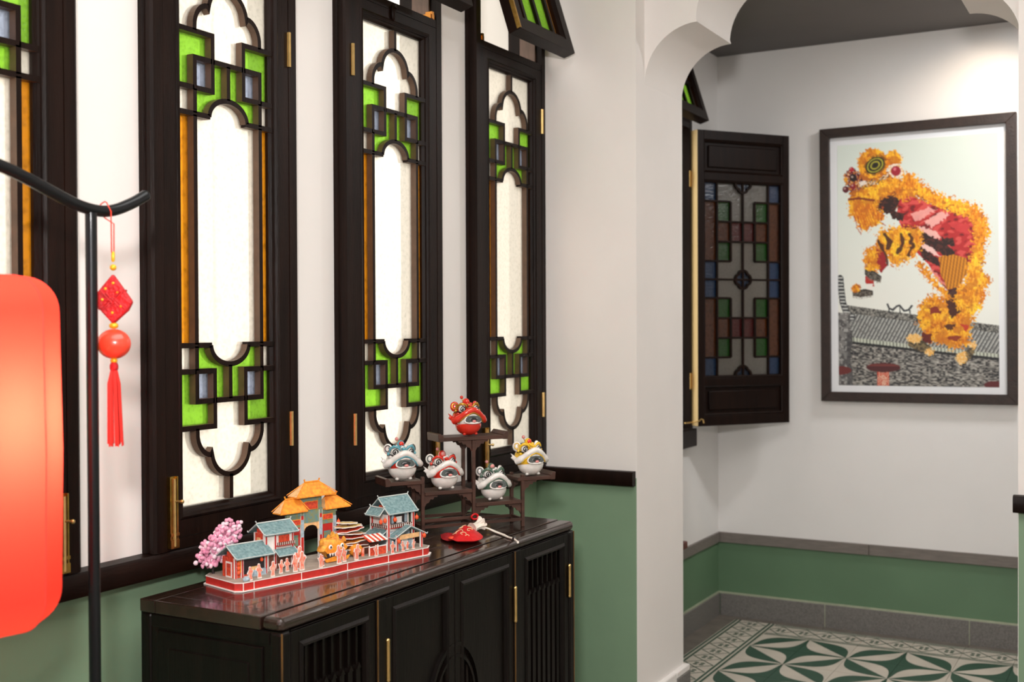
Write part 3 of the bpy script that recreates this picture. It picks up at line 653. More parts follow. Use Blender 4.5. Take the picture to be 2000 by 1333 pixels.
def lion(name_label, loc, rz, skull, accent, lipc, lining, jaw, scale=1, horn=None, earc=None, group='ceramic lion heads on the stand'):
    r = root('lion_head', loc, rz, name_label, 'figurine', group); r.scale = (scale,)*3; r.rotation_euler = (-.13, 0, rz)
    E = lambda c, rr, m, nm, par=r, nu=14, nv=9, **k: put(nm, (MB().ell(c, rr, nu, nv, **k), m, 60), par)
    sk = E((0, .010, .056), (.041, .038, .036), skull, 'skull', nu=24, nv=14)
    b = MB(); shell(b, (0, -.012, .0345), (.0415, .038, .0345), -88, 0, 28, 12); put('jaw', (b, jaw, 60), r)
    for s in (-1, 1): E((.020*s, -.022, .004), (.006, .006, .0042), jaw, 'foot', nu=8, nv=6)
    b = MB(); b.ell((0, -.018, .045), (0.0390, .0330, .0255), 24, 12); put('mouth_lining', (b, lining, 60), r)
    # almond mouth: white rim, dark hollow, tongue
    al = [(.0265*math.cos(t), (.0175 if math.sin(t) > 0 else .0095)*math.sin(t)) for t in np.linspace(0, 2*PI, 25)[:-1]]
    MT = Matrix.Translation((0, -.0500, .0440)) @ Matrix.Rotation(math.radians(-14), 4, 'X')
    b = MB(); b.tube([(x*1.0, -.0022*(1-(x/.0265)**2)+.004*(x/.0265)**2, z) for x, z in al], .0034, 8, T=MT, closed=True); rim = put('mouth_rim', (b, C_W, 60), r)
    b = MB(); b.prism(al, -.0035, .003, 'y', T=MT); put('mouth', (b, C_GR, 60), r)
    b = MB(); b.ell((0, -.0035, .003), (.014, .0022, .0062), 12, 6, T=MT); put('throat', (b, C_K, 60), r)
    b = MB(); b.ell((0, -.006, -.0045), (.007, .004, .004), 10, 6, T=MT); put('tongue', (b, C_P, 60), r)
    # broad upper lip drooping at both ends
    P = []
    for t in np.linspace(-1, 1, 25):
        x = .0545*t; z = .0765-.036*abs(t)**1.55+.004*max(0, abs(t)-.85)/.15; y = -.050+.034*abs(t)**2.0; P.append((x, y, z))
    b = MB(); b.tube(P, [.0062+.0034*math.sin(PI*(i/24))**.6+(.003 if abs(i-12) > 8 else 0) for i in range(25)], 12); put('upper_lip', (b, lipc, 70), r)
    b = MB(); b.tube([(p[0]*.93, p[1]-.003, p[2]-.0085) for p in P[2:-2]], .0030, 8); put('lip_edge', (b, accent, 60), r)
    for s in (-1, 1):
        e = E((.023*s, -.022, .0815), (.0115, .0105, .0115), C_W, 'eye', nu=16, nv=10)
        b = MB(); b.lathe([(.0072, 0), (.0088, .0012), (.0072, .0024), (.0056, .0012), (.0072, 0)], 16, ax='y', T=Matrix.Translation((.0245*s, -.0335, .0815)) @ Matrix.Rotation(.25*s, 4, 'Z'), caps=False); put('eye_ring', (b, C_K, 60), e)
        E((.0255*s, -.0335, .081), (.0034, .0030, .0044), C_K, 'pupil', e, 10, 7)
        b = MB(); b.tube([(.008*s, -.030, .086), (.016*s, -.031, .0955), (.027*s, -.027, .0985), (.036*s, -.018, .092), (.037*s, -.016, .083)], [.002, .0038, .0042, .0038, .002], 8); put('brow', (b, accent, 60), r)
        # rounded curled ear
        b = MB(); T = Matrix.Translation((.036*s, .004, .092)) @ Matrix.Rotation(.5*s, 4, 'Z')
        b.ell((0, 0, 0), (.014, .006, .016), 16, 10, T=T); ea = put('ear', (b, earc or C_W, 60), r)
        b = MB(); b.tube([(.0095*math.cos(a)*(1-a/14), -.0062, .0115*math.sin(a)*(1-a/14)) for a in np.linspace(-.6, 7.2, 22)], .0017, 6, T=T); put('ear_curl', (b, accent if earc else C_GR, 60), ea)
        b = MB(); b.prism([(.038*s, .058), (.058*s, .072), (.052*s, .062), (.058*s, .058), (.050*s, .050), (.042*s, .046)], .004, .012, 'y'); put('cheek_fin', (b, earc or C_W, 30), r, bevel=.002)
        for k, (x, z, q) in enumerate(((.010, .074, .0055), (.033, .068, .006), (.040, .078, .005), (.014, .098, .005))):
            E((x*s, -.026+abs(x)*.35+(.012 if z > .09 else 0), z), (q, q, q), accent if k % 2 == 0 else skull, 'bump', r, 9, 6)
        b = MB(); b.tube([(.028*s, -.026, .071), (.036*s, -.017, .075), (.042*s, -.006, .073)], .0018, 6); put('cheek_line', (b, C_K, 60), r)
    E((0, -.043, .0805), (.010, .008, .0078), accent, 'nose', nu=12, nv=8)
    for s in (-1, 1): E((.0075*s, -.046, .0785), (.0042, .004, .0042), accent, 'nostril', nu=8, nv=6)
    for k in range(3): E((0, -.036+.011*k, .0905+.0035*k), (.0075-.001*k, .006, .0045), (skull, accent, skull)[k] if skull is not C_W else (accent, C_W, accent)[k], 'forehead_ridge', nu=10, nv=6)
    h = E((0, -.006, .104), (.0115, .0115, .0125), horn or accent, 'horn', nu=16, nv=10)
    b = MB(); b.lathe([(.0001, -.0118), (.0068, -.0105), (.0075, -.0085), (.0072, -.006)], 16, (0, -.006, .1055), ax='y'); put('horn_mirror', (b, C_P if horn is None else C_R, 60), h)
    b = MB(); b.tube([(-.004, .008, .108), (-.006, .012, .118)], .0014, 6); st = put('pompom_stalk', (b, C_GO, 60), r); E((-.006, .012, .121), (.0056, .0056, .0056), C_P if skull is not C_R else C_R, 'pompom', st, 10, 8)
    return r
def on_stand(x, z, y=.030): return SM @ Vector((x, y, z))
FR = SA+.04                                # the heads face out from the stand
def LH_(lbl, x, sh, *a, **k): return lion(lbl, on_stand(x, SH[sh]+.0002), FR+k.pop('turn', 0), *a, **k)
LH_('red lion head with red lips on the topmost tier of the stand', .152, 'top', C_R, C_GO, C_R, C_W, C_R, scale=.93, horn=C_R, earc=C_R)
LH_('white and teal lion head with red mouth on the left tier', -.052, 'left', C_W, C_T, C_W, C_R, C_W, scale=.97, horn=C_T, turn=-.1)
LH_('white lion head with red forehead and red mouth on the second tier', .076, 'mid', C_W, C_R, C_W, C_R, C_W, scale=.96)
LH_('white lion head with dark green markings on the lowest tier', .232, 'low', C_W, C_G, C_W, C_G, C_W, scale=.93)
LH_('white and yellow lion head with yellow mouth on the right tier', .354, 'right', C_Y, C_Y, C_W, C_Y, C_W, scale=.95, horn=C_Y, earc=C_W)

# ------------------------------------------------------------------ helpers to place by measured position on the cabinet top
def world_ray(px, py): return FWD+RT2*((px-1000)/2269.1)-UP2*((py-666.5)/2269.1)
# (the outlines below were measured on the cabinet top in metres)
# ------------------------------------------------------------------ red pouch, cord loop
SILK = mat('red_silk', '#d3141c', .42, var=.2, vscale=30, bump=.25, bscale=90); SILKD = mat('dark_red_silk', '#a50f1a', .45, var=.25, vscale=30, bump=.3, bscale=70)
IVORY = mat('ivory_cloth', '#efe6d8', .7, var=.08, vscale=60, bump=.4, bscale=120); GOLDP = mat('gold_thread', '#e8c9a0', .5)
def pillow(outline, h, o, rings=7, wob=.06, seed=1):
    rs = random.Random(seed); c = sum((Vector(p) for p in outline), Vector((0, 0)))/len(outline)
    P = []                                                        # smooth the outline
    n0 = len(outline)
    for i in range(n0):
        p0, p1, p2, p3 = (Vector(outline[(i+k) % n0]) for k in (-1, 0, 1, 2))
        for t in (0, .25, .5, .75): P.append(.5*((2*p1)+(p2-p0)*t+(2*p0-5*p1+4*p2-p3)*t*t+(3*p1-p0-3*p2+p3)*t**3))
    n = len(P); mb = MB(); vs = []
    for side in (-1, 1):
        for i in range(rings):
            k = i/rings
            for j, p in enumerate(P):
                q = c+(p-c)*(1-k if side > 0 else 1-k); z = (h*.30+h*.70*(1-(1-k)**1.35)) if side > 0 else h*.30*(1-k)**.5*0+h*.30*max(0, 1-k*3)
                z *= 1+wob*math.sin(j*1.7+i*.9+seed); vs.append((q.x-o[0], q.y-o[1], max(z, 0)))
        vs.append((c.x-o[0], c.y-o[1], h if side > 0 else 0))
    st = rings*n+1; fs = []
    for sd in (0, 1):
        b0 = sd*st
        for i in range(rings-1):
            for j in range(n):
                a = (b0+i*n+j, b0+i*n+(j+1) % n, b0+(i+1)*n+(j+1) % n, b0+(i+1)*n+j); fs.append(a if sd else a[::-1])
        for j in range(n):
            a = (b0+(rings-1)*n+j, b0+(rings-1)*n+(j+1) % n, b0+rings*n); fs.append(a if sd else a[::-1])
    mb.add(vs, fs); return mb
po = (-1.68, 2.75, CT+.0008)
pch = root('drawstring_pouch', po, 0, 'red silk drawstring pouch with gold print and ivory cuff lying on the cabinet', 'pouch')
pb = pillow([(-1.722, 2.838), (-1.690, 2.822), (-1.645, 2.785), (-1.613, 2.735), (-1.612, 2.692), (-1.652, 2.668), (-1.684, 2.690), (-1.712, 2.735), (-1.734, 2.79), (-1.736, 2.825)], .037, po, seed=2, wob=.03)
PM = pb.mesh('body', SILK, 70)
put('body', PM, pch)
def pouch_z(x, y):                         # height of the pouch's upper face
    near = sorted(pb.v[len(pb.v)//2:], key=lambda v: (v[0]-x)**2+(v[1]-y)**2)[:4]; ws = [1/((v[0]-x)**2+(v[1]-y)**2+1e-7) for v in near]; return sum(a*v[2] for a, v in zip(ws, near))/sum(ws)+.0006
b = MB()
for cxx, cyy, rr, a0, a1 in ((-.015, -.012, .014, 0, 250), (-.022, .020, .012, 60, 330), (.006, -.022, .010, 0, 300), (.014, .006, .013, 90, 280), (-.004, .030, .009, 0, 260), (-.030, -.002, .008, 180, 420), (.022, -.028, .007, 0, 240)):
    pts = []
    for t in np.linspace(0, 1, 12):
        a = math.radians(a0+(a1-a0)*t); k = rr*(1-.55*t); x = cxx+.016+k*math.cos(a); y = cyy-.022+k*math.sin(a); pts.append((x, y, pouch_z(x, y)+.0008))
    b.tube(pts, .0011, 5)
put('embroidery', (b, GOLDP, 60), pch)
tb = pillow([(-1.752, 2.742), (-1.764, 2.765), (-1.735, 2.785), (-1.700, 2.745), (-1.684, 2.700), (-1.700, 2.688), (-1.728, 2.708)], .017, po, seed=4); put('lower_flap', (tb, SILKD, 70), pch)
b = MB(); b.ell((-.008, -.052, .012), (.010, .012, .0045), 12, 8); put('flap_patch', (b, mat('orange_red_silk', '#ea4a2c', .45, bump=.2), 60), pch)
# ruffled ivory cuff at the neck
nd = Vector((.05, .085)).normalized(); npd = Vector((-nd.y, nd.x)); nb = Vector((-1.700, 2.825)); vs = []
NU, NV = 40, 7
for i in range(NV):
    t = i/(NV-1)
    for j in range(NU):
        a = 2*PI*j/NU; rad = (.027-.026*t*(1-t)*1.6-.002*t)*(1+(.06+.26*t)*math.sin(a*6+1)*t); p = nb+nd*(.032*t+.003*math.sin(a*5)*t)+npd*rad*math.cos(a)
        vs.append((p.x-po[0], p.y-po[1], max(.0005, .016+.014*t+rad*.62*math.sin(a))))
b = MB(); b.add(vs, [(i*NU+j, i*NU+(j+1) % NU, (i+1)*NU+(j+1) % NU, (i+1)*NU+j) for i in range(NV-1) for j in range(NU)]+[tuple(range(NU-1, -1, -1)), tuple(range((NV-1)*NU, NV*NU))])
put('cuff', (b, IVORY, 80), pch)
cpts = [(-1.690, 2.852), (-1.672, 2.868), (-1.650, 2.872), (-1.615, 2.848), (-1.585, 2.822), (-1.560, 2.809), (-1.5525, 2.803)]
for k, sh in enumerate((0, .0035)):
    b = MB(); b.tube([(x-po[0]+sh*(.3 if i == 6 else 1)+(.002*math.sin(i*2+k*2)), y-po[1]+sh*.6, (.020, .012, .004, .0032, .0032, .0032, .0032)[i]) for i, (x, y) in enumerate(cpts)], .0023, 7); put('drawstring', (b, IVORY, 60), pch)
b = MB(); b.ell((-1.5485-po[0], 2.799-po[1], .0058), (.0060, .0060, .0058), 12, 8); put('cord_bead', (b, C_K, 60), pch)
b = MB(); b.tube([(-1.545-po[0], 2.796-po[1], .0038), (-1.530-po[0], 2.780-po[1], .0030), (-1.520-po[0], 2.768-po[1], .0028)], [.0030, .0026, .0034], 7); put('cord_end', (b, IVORY, 60), pch)
lo = SM @ Vector((.158, -.0085, .042))
b = MB(); T = Matrix.Rotation(SA, 4, 'Z')
b.tube([(.0105*math.cos(a), .0012*math.sin(a*2), .0075*math.sin(a)) for a in np.linspace(0, 2*PI, 21)[:-1]], .0028, 7, T=T, closed=True)
b.tube([(.006, 0, -.006), (.008, -.002, -.014), (.006, -.004, -.024), (.009, -.008, -.034)], .0024, 7, T=T)
b.tube([(-.0095, 0, 0), (-.006, .006, .004), (.006, .0065, .004), (.0095, 0, 0)], .002, 6, T=T)
put('cord_loop', (b, SILK, 60), None, lo, label='small red knotted cord loop on the middle leg of the stand above the pouch', cat='cord')

# ------------------------------------------------------------------ lantern stand, lantern, knot charm
LX = -1.68
stn = root('lantern_stand', (LX, 1.466, 0), 0, 'slim black metal lantern stand with an upswept curved arm', 'stand')
b = MB(); b.tube([(0, 0, .02), (0, 0, 1.708)], .0105, 16); put('pole', (b, BLACKM, 50), stn)
b = MB(); b.lathe([(.15, 0), (.152, .006), (.148, .014), (.03, .020), (.014, .026), (.0125, .05)], 40); put('base', (b, BLACKM, 40), stn)
AP = [(1.594, 1.751), (1.565, 1.7355), (1.522, 1.7185), (1.484, 1.713), (1.435, 1.720), (1.38, 1.738), (1.328, 1.7565), (1.278, 1.771), (1.235, 1.778), (1.19, 1.779), (1.14, 1.775)]
pts = []
for i in range(len(AP)-1):
    p0, p1, p2, p3 = (Vector(AP[max(0, min(len(AP)-1, i+k))]) for k in (-1, 0, 1, 2))
    for t in (0, .25, .5, .75): q = .5*((2*p1)+(p2-p0)*t+(2*p0-5*p1+4*p2-p3)*t*t+(3*p1-p0-3*p2+p3)*t**3); pts.append((0, q.x-1.466, q.y))
pts.append((0, AP[-1][0]-1.466, AP[-1][1]))
b = MB(); b.tube(pts, .0108, 14); put('arm', (b, BLACKM, 50), stn)
b = MB(); b.ell((0, AP[0][0]-1.466, AP[0][1]), .0108, 12, 8); put('arm_cap', (b, BLACKM, 60), stn)
LY, LR_, LZ0, LZ1 = 1.238, .122, 1.004, 1.588
lan = root('red_lantern', (LX, LY, LZ0), 0, 'tall rounded red fabric lantern glowing from inside, hanging on the black stand', 'lantern')
def fabric(name, col):
    m = bpy.data.materials.new(name); m.use_nodes = True; nt = m.node_tree; nt.nodes.clear(); out = nt.nodes.new('ShaderNodeOutputMaterial')
    d = nt.nodes.new('ShaderNodeBsdfDiffuse'); d.inputs[0].default_value = (*lin('#ee4038'), 1)
    t = nt.nodes.new('ShaderNodeBsdfTranslucent'); t.inputs[0].default_value = (*lin(col), 1)
    x = nt.nodes.new('ShaderNodeMixShader'); x.inputs[0].default_value = .6; nt.links.new(d.outputs[0], x.inputs[1]); nt.links.new(t.outputs[0], x.inputs[2]); nt.links.new(x.outputs[0], out.inputs[0]); return m
FAB = fabric('red_lantern_fabric', '#ff6a58')
H = LZ1-LZ0; prf = [(.035, 0), (LR_-.050, .002)]+[(LR_-.055+.055*math.cos(a), .06+.058*math.sin(a)) for a in np.linspace(-PI/2+.3, 0, 8)]+[(LR_+.002, H*.3), (LR_+.004, H*.5), (LR_+.002, H*.7)]+[(LR_-.055+.055*math.cos(a), H-.06+.058*math.sin(a)) for a in np.linspace(0, PI/2-.3, 8)]+[(LR_-.050, H-.002), (.035, H)]
NP = 8
for k in range(NP):                        # eight fabric gores, each slightly hollow between the wires
    vs = []; A0 = 2*PI*k/NP+.22; NA = 8
    for r, z in prf:
        for j in range(NA+1):
            t = j/NA; a = A0+2*PI/NP*t; q = r*(1-.085*math.sin(PI*t)*min(1, r/.1)); vs.append((q*math.cos(a), q*math.sin(a), z))
    b = MB(); b.add(vs, [(i*(NA+1)+j, i*(NA+1)+j+1, (i+1)*(NA+1)+j+1, (i+1)*(NA+1)+j) for i in range(len(prf)-1) for j in range(NA)]); put('fabric_panel', (b, FAB, 60), lan)
    b = MB(); b.tube([(r*math.cos(A0)*.996, r*math.sin(A0)*.990, z) for r, z in prf], .0011, 6); put('wire_rib', (b, mat('red_wire', '#ea4238', .6), 60), lan)
b = MB(); b.lathe([(.036, H-.006), (.036, H+.001), (.030, H+.002), (.006, H+.004), (.006, H+.022)], 24); put('top_cap', (b, BLACKM, 40), lan)
b = MB(); b.tube([(0, 0, H+.02), (0, 0, 1.762-LZ0)], .003, 8); put('cord', (b, C_K, 40), lan)
b = MB(); b.tube([(0, 0, H-.005), (0, 0, .42)], .004, 8); b.lathe([(.014, .393), (.016, .42), (.012, .445)], 16); put('lamp_holder', (b, C_W, 40), lan)
em = bpy.data.materials.new('glowing_bulb'); em.use_nodes = True; e_ = em.node_tree.nodes['Principled BSDF']; e_.inputs['Emission Color'].default_value = (1, .75, .45, 1); e_.inputs['Emission Strength'].default_value = 14
b = MB(); b.ell((0, 0, .365), (.024, .024, .032), 16, 12); put('bulb', (b, em, 60), lan)
pl = bpy.data.lights.new('lantern_light', 'POINT'); pl.energy = 9; pl.shadow_soft_size = .035; pl.color = (1, .82, .62); plo = bpy.data.objects.new('lantern_light', pl); COL.objects.link(plo); plo.parent = lan; plo.location = (.0, .0, .36)
# charm
CHR = mat('red_knot_cord', '#c8121b', .5, var=.25, vscale=90, bump=.5, bscale=160); CHS = mat('red_satin', '#f0452e', .3, coat=.4); CHG = mat('gold_bead', '#f0b82c', .35, .3)
chm = root('knot_charm', (LX+.012, 1.505, 1.353), .5, 'red Chinese knot charm with beads and tassel hanging from the stand arm', 'charm')
def cz(py): return {}[py]
b = MB(); zt = 1.731-1.353
b.tube([(-.0015, -.003, .285), (-.002, -.003, zt-.018), (-.010, -.002, zt-.002), (-.014, 0, zt+.0005), (-.022, .001, zt-.004), (-.0245, .002, zt-.018), (-.014, .001, zt-.03), (.001, .003, zt-.04), (.001, .002, .285)], .0013, 6); put('hanging_loop', (b, CHS, 60), chm)
b = MB(); b.lathe([(.002, .268), (.0035, .272), (.0035, .284), (.002, .287)], 12); put('gold_cap', (b, CHG, 50), chm)
b = MB(); b.ell((0, 0, .258), (.0062, .0062, .0060), 12, 8); put('gold_bead', (b, CHG, 60), chm)
b = MB(); zc_ = .199; K = .036
b.prism([(0, zc_+.047), (-K*.5, zc_+.026), (-K, zc_+.004), (-K*.78, zc_-.014), (0, zc_-.045), (K*.78, zc_-.020), (K, zc_-.004), (K*.5, zc_+.022)], -.006, .006, 'y'); kn = put('knot_panel', (b, CHR, 30), chm, bevel=.003)
b = MB()
for q in (-1, 0, 1):
    for s in (-1, 1):
        for y in (-.0068, .0068): b.tube([((.030*q/2.6-.013*s), y, zc_-.013+.008*q*s*.6), ((.030*q/2.6+.013*s)*.9, y, zc_+.013+.008*q*s*.6)], .0022, 5)
put('knot_cords', (b, CHR, 60), kn)
for x, z in ((-.012, .020), (.010, .012), (-.018, 0), (.016, -.012), (0, -.024), (.002, .03)):
    b = MB(); b.ell((x, -.0072, zc_+z), (.0026, .0015, .0026), 8, 6); put('sequin', (b, CHG, 60), kn)
b = MB(); b.ell((0, 0, .1515), (.0088, .007, .0062), 12, 8); put('gold_bead', (b, CHG, 60), chm)
b = MB(); b.ell((0, 0, .118), (.031, .026, .027), 20, 14, fn=lambda x, y, z: 1+.02*math.cos(12*math.atan2(y, x))); put('satin_ball', (b, CHS, 70), chm)
b = MB(); b.ell((0, 0, .0875), (.0068, .006, .0055), 12, 8); put('gold_bead', (b, CHG, 60), chm)
b = MB(); b.ell((0, 0, .076), (.008, .008, .011), 12, 8); put('tassel_head', (b, CHR, 60), chm)
b = MB(); rs = random.Random(3)
for k in range(46):
    a = rs.random()*2*PI; rr = .0145*math.sqrt(rs.random()); b.tube([(rr*.35*math.cos(a), rr*.35*math.sin(a), .072), (rr*.8*math.cos(a), rr*.8*math.sin(a), .045), (rr*math.cos(a)+.002, rr*math.sin(a), rs.uniform(-.002, .006)-.068)], .0014, 4)
put('tassel', (b, mat('red_tassel', '#dd2a20', .6), 60), chm, kind='stuff')

# ------------------------------------------------------------------ stool in the passage
st = root('wooden_stool', (-1.83, 4.445, 0), 0, 'low red-brown wooden stool just showing behind the arch pier', 'stool')
RW = mat('red_brown_wood', '#5a2018', .4, var=.4, vscale=8, coat=.2)
b = MB(); b.box(-.13, .13, -.115, .117, .575, .605); put('seat', (b, RW, 0), st, bevel=.004)
for x in (-.09, .09):
    for y in (-.08, .08): b = MB(); b.box(x-.015, x+.015, y-.015, y+.015, 0, .575); put('leg', (b, RW, 0), st, bevel=.003)
# ------------------------------------------------------------------ framed print of a lion dance on the rear wall
def vnoise(x, y, s, seed=0):
    rs = np.random.RandomState(seed); g = rs.rand(256, 256); X = x/s; Y = y/s; xi = np.floor(X).astype(int); yi = np.floor(Y).astype(int); fx = X-xi; fy = Y-yi
    fx = fx*fx*(3-2*fx); fy = fy*fy*(3-2*fy); G = lambda a, c: g[a % 256, c % 256]
    return (G(xi, yi)*(1-fx)+G(xi+1, yi)*fx)*(1-fy)+(G(xi, yi+1)*(1-fx)+G(xi+1, yi+1)*fx)*fy
def inpoly(x, y, P):
    r = np.zeros(x.shape, bool); n = len(P)
    for i in range(n):
        x0, y0 = P[i]; x1, y1 = P[(i+1) % n]
        if y0 == y1: continue
        c = ((y0 > y) != (y1 > y)) & (x < (x1-x0)*(y-y0)/(y1-y0)+x0); r ^= c
    return r
def dseg(x, y, P):
    d = np.full(x.shape, 1e9)
    for (x0, y0), (x1, y1) in zip(P, P[1:]):
        L2 = (x1-x0)**2+(y1-y0)**2+1e-9; t = np.clip(((x-x0)*(x1-x0)+(y-y0)*(y1-y0))/L2, 0, 1); d = np.minimum(d, np.hypot(x-x0-t*(x1-x0), y-y0-t*(y1-y0)))
    return d
def paint(X, Y):
    C = np.zeros(X.shape+(3,)); rgb = lambda h: np.array([int(h[i:i+2], 16)/255 for i in (1, 3, 5)])
    def fill(m, h, a=1.0):
        c = rgb(h) if isinstance(h, str) else h
        C[m] = C[m]*(1-a)+(c if c.ndim == 1 else c[m])*a
    t = np.clip((Y-110)/760, 0, 1)[..., None]; s = np.clip((X-112)/705, 0, 1)[..., None]
    C[:] = rgb('#dbe7df')*(1-t)+rgb('#eceee6')*t; C[:] = C*(1-.10*s*(1-t))
    n1 = vnoise(X, Y, 7, 1); n2 = vnoise(X, Y, 16, 2); n3 = vnoise(X, Y, 3.2, 3); n4 = vnoise(X, Y, 34, 4)
    # wall, roof
    roof_top = lambda x: 872+(x-150)*.128
    fill((X > 150) & (Y > roof_top(X)) & (Y > 865), '#6a6863')
    bn = vnoise(X, Y*2.2, 9, 11); brick = (((Y+X*-.06) % 13) < 3.2) | (((X+((Y//13) % 2)*12) % 24) < 3)
    wall = (X > 150) & (Y > 1035+(X-165)*.105)
    fill(wall, (np.stack([bn]*3, -1)*.75+.12)*np.array([.92, .9, .86])); fill(wall & (bn < .42), '#26262a', .85); fill(wall & brick, '#8d8c86', .5)
    rf = inpoly(X, Y, [(165, 895), (480, 930), (820, 982), (820, 1085), (420, 1045), (165, 1018)])
    fill(rf, '#8f908c'); fill(rf & (((X+.55*(Y-900)) % 17) < 6.5), '#45474a'); fill(rf & (((X+.55*(Y-900)) % 17) > 13), '#c9cbc5'); fill(rf & (n1 > .72), '#6e6f6c', .6)
    rd = (X > 148) & (Y > roof_top(X)) & (Y < roof_top(X)+34); fill(rd, '#5a5a57'); fill(rd & (n3 > .55), '#a9a79d', .8); fill(rd & (n1 < .3), '#2a2a2a', .8)
    ev = (X > 160) & (np.abs(Y-(1022+(X-165)*.108)) < 9); fill(ev, '#c6cbbb'); fill(ev & (((X % 15) < 5)), '#5b5f57', .8); fill((X > 160) & (np.abs(Y-(1037+(X-165)*.105)) < 6), '#26282a')
    for P, r in (([(338, 868), (345, 885), (362, 892), (378, 876), (392, 872), (402, 884), (412, 896), (430, 892), (446, 874)], 4.5), ([(345, 885), (345, 905)], 3), ([(436, 886), (438, 906)], 3), ([(392, 872), (394, 905)], 2.5)): fill(dseg(X, Y, P) < r, '#3a3f42')
    # upturned gable end at the left
    hn = dseg(X, Y, [(122, 755), (126, 800), (133, 860), (150, 905), (175, 925)]); fill(hn < 15, '#33363a'); fill((hn < 12) & ((Y % 15) < 6), '#c7cac6')
    cl = (X < 172+6*np.sin(Y/26)) & (Y > 905); fill(cl, '#7d7c7a'); fill(cl & (n2 > .55), '#4a494a', .8); fill(cl & (n1 > .7), '#b9b8b4', .7); fill(cl & (X > 150) & (Y > 990), '#3c3b3d', .6)
    # red pillar with swirls, discs
    pm = (X > 289) & (X < 344) & (Y > 1150); fill(pm, '#c8412a')
    for cx, cy in ((318, 1172), (306, 1205), (332, 1218)):
        rr = np.hypot(X-cx, Y-cy); an = np.arctan2(Y-cy, X-cx); fill(pm & (rr < 26) & (((rr/7.5+an/(2*PI)) % 1) < .26), '#efd9bd')
    dk = ((X-317)/77)**2+((Y-1146)/21)**2 < 1; fill(dk, '#4e2022'); fill(dk & (Y < 1140), '#7c3a35', .8); fill(dk & (Y < 1131), '#3a1f20', .6)
    fill(((X-118)/54)**2+((Y-1160)/19)**2 < 1, '#6b2a28'); fill(((X-800)/46)**2+((Y-1220)/18)**2 < 1, '#5f2426')
    # ---- lion
    def furmask(P, amp=15, grow=0):
        xx = X+(n1-.5)*amp*2+(n3-.5)*amp*1.3; yy = Y+(vnoise(X, Y, 7, 21)-.5)*amp*2+(vnoise(X, Y, 3.2, 22)-.5)*amp*1.3; return inpoly(xx, yy, P)
    def furline(P, r, amp=15):
        xx = X+(n1-.5)*amp*2+(n3-.5)*amp*1.3; yy = Y+(vnoise(X, Y, 7, 21)-.5)*amp*2+(vnoise(X, Y, 3.2, 22)-.5)*amp*1.3; return dseg(xx, yy, P) < r
    fur = rgb('#f0a51c')+(vnoise(X*1.4, Y*.5, 6, 31)-.5)[..., None]*np.array([.18, .30, .15])+(n4-.5)[..., None]*np.array([.15, .3, .1]); fur = np.clip(fur, 0, 1)
    def F(m): fill(m, fur); fill(m & (vnoise(X, Y, 4.5, 33) > .78), '#d4761a', .6); fill(m & (vnoise(X, Y, 5, 34) > .80), '#ffc94e', .7); fill(m & (vnoise(X, Y, 11, 35) > .82), '#a04c14', .6); fill(m & (vnoise(X, Y, 19, 36) > .66), '#c06a18', .55)
    for P, r in (([(415, 350), (450, 340), (520, 395), (640, 440), (715, 465), (740, 560), (725, 680), (700, 800), (690, 900)], 33), ([(640, 860), (560, 900), (540, 960), (620, 1000)], 42), ([(220, 430), (330, 400), (430, 400)], 40), ([(330, 600), (440, 600)], 46)):
        m = furline(P, r, 13); fill(m, '#c4731c'); fill(m & (n2 > .6), '#8c4216', .8)
    fill(furmask([(165, 300), (240, 270), (370, 290), (400, 350), (330, 370), (170, 420)], 8), '#b9651c')
    # cloth and arms inside the drape
    body = inpoly(X, Y, [(395, 380), (470, 400), (570, 440), (690, 480), (735, 560), (728, 640), (690, 700), (655, 760), (612, 815), (560, 760), (520, 690), (470, 640), (420, 560), (380, 480)])
    fill(body, '#b3282a'); q = vnoise(X*.9+Y*.9, Y-X*.3, 20, 41); fill(body & (q > .62), '#d8524c', .9); fill(body & (q < .26), '#6f1719', .9)
    for P, c in (([(440, 470), (520, 440), (560, 450), (470, 500)], '#eda79f'), ([(500, 500), (580, 455), (610, 470), (540, 530)], '#f0b5ac'), ([(470, 520), (560, 545), (580, 580), (500, 560)], '#f3c3b8'), ([(480, 585), (530, 610), (580, 655), (530, 640), (490, 620)], '#f6d6cd'), ([(520, 700), (560, 740), (600, 790), (570, 770)], '#e88b80'), ([(600, 500), (690, 510), (700, 560), (640, 540)], '#c9393a')):
        m = inpoly(X+(n2-.5)*14, Y+(n1-.5)*14, P); fill(m, c, .9)
    m = inpoly(X+(n2-.5)*10, Y, [(565, 660), (610, 640), (680, 660), (690, 720), (650, 790), (600, 800), (575, 740)]); fill(m, '#d68a1c'); fill(m & (((X+Y*.15) % 14) < 6), '#8a4f12', .8)
    for P in ([(300, 420), (360, 380), (400, 400), (370, 470), (310, 470)], [(350, 455), (420, 470), (410, 500), (360, 490)], [(440, 520), (520, 560), (600, 600), (640, 640), (600, 655), (520, 610), (450, 560)], [(465, 600), (560, 660), (570, 700), (500, 670)], [(570, 570), (630, 575), (640, 610), (580, 600)]):
        m = inpoly(X+(n2-.5)*10, Y+(n1-.5)*10, P); fill(m, '#2c1714'); fill(m & (n1 > .6), '#54271f', .8)
    # hind legs
    F(furmask([(480, 860), (540, 820), (610, 850), (640, 930), (620, 1000), (560, 1045), (500, 1010), (470, 940)], 16))
    F(furmask([(640, 780), (760, 760), (770, 820), (730, 900), (700, 960), (690, 1050), (600, 1065), (560, 1020), (620, 950), (640, 870)], 16))
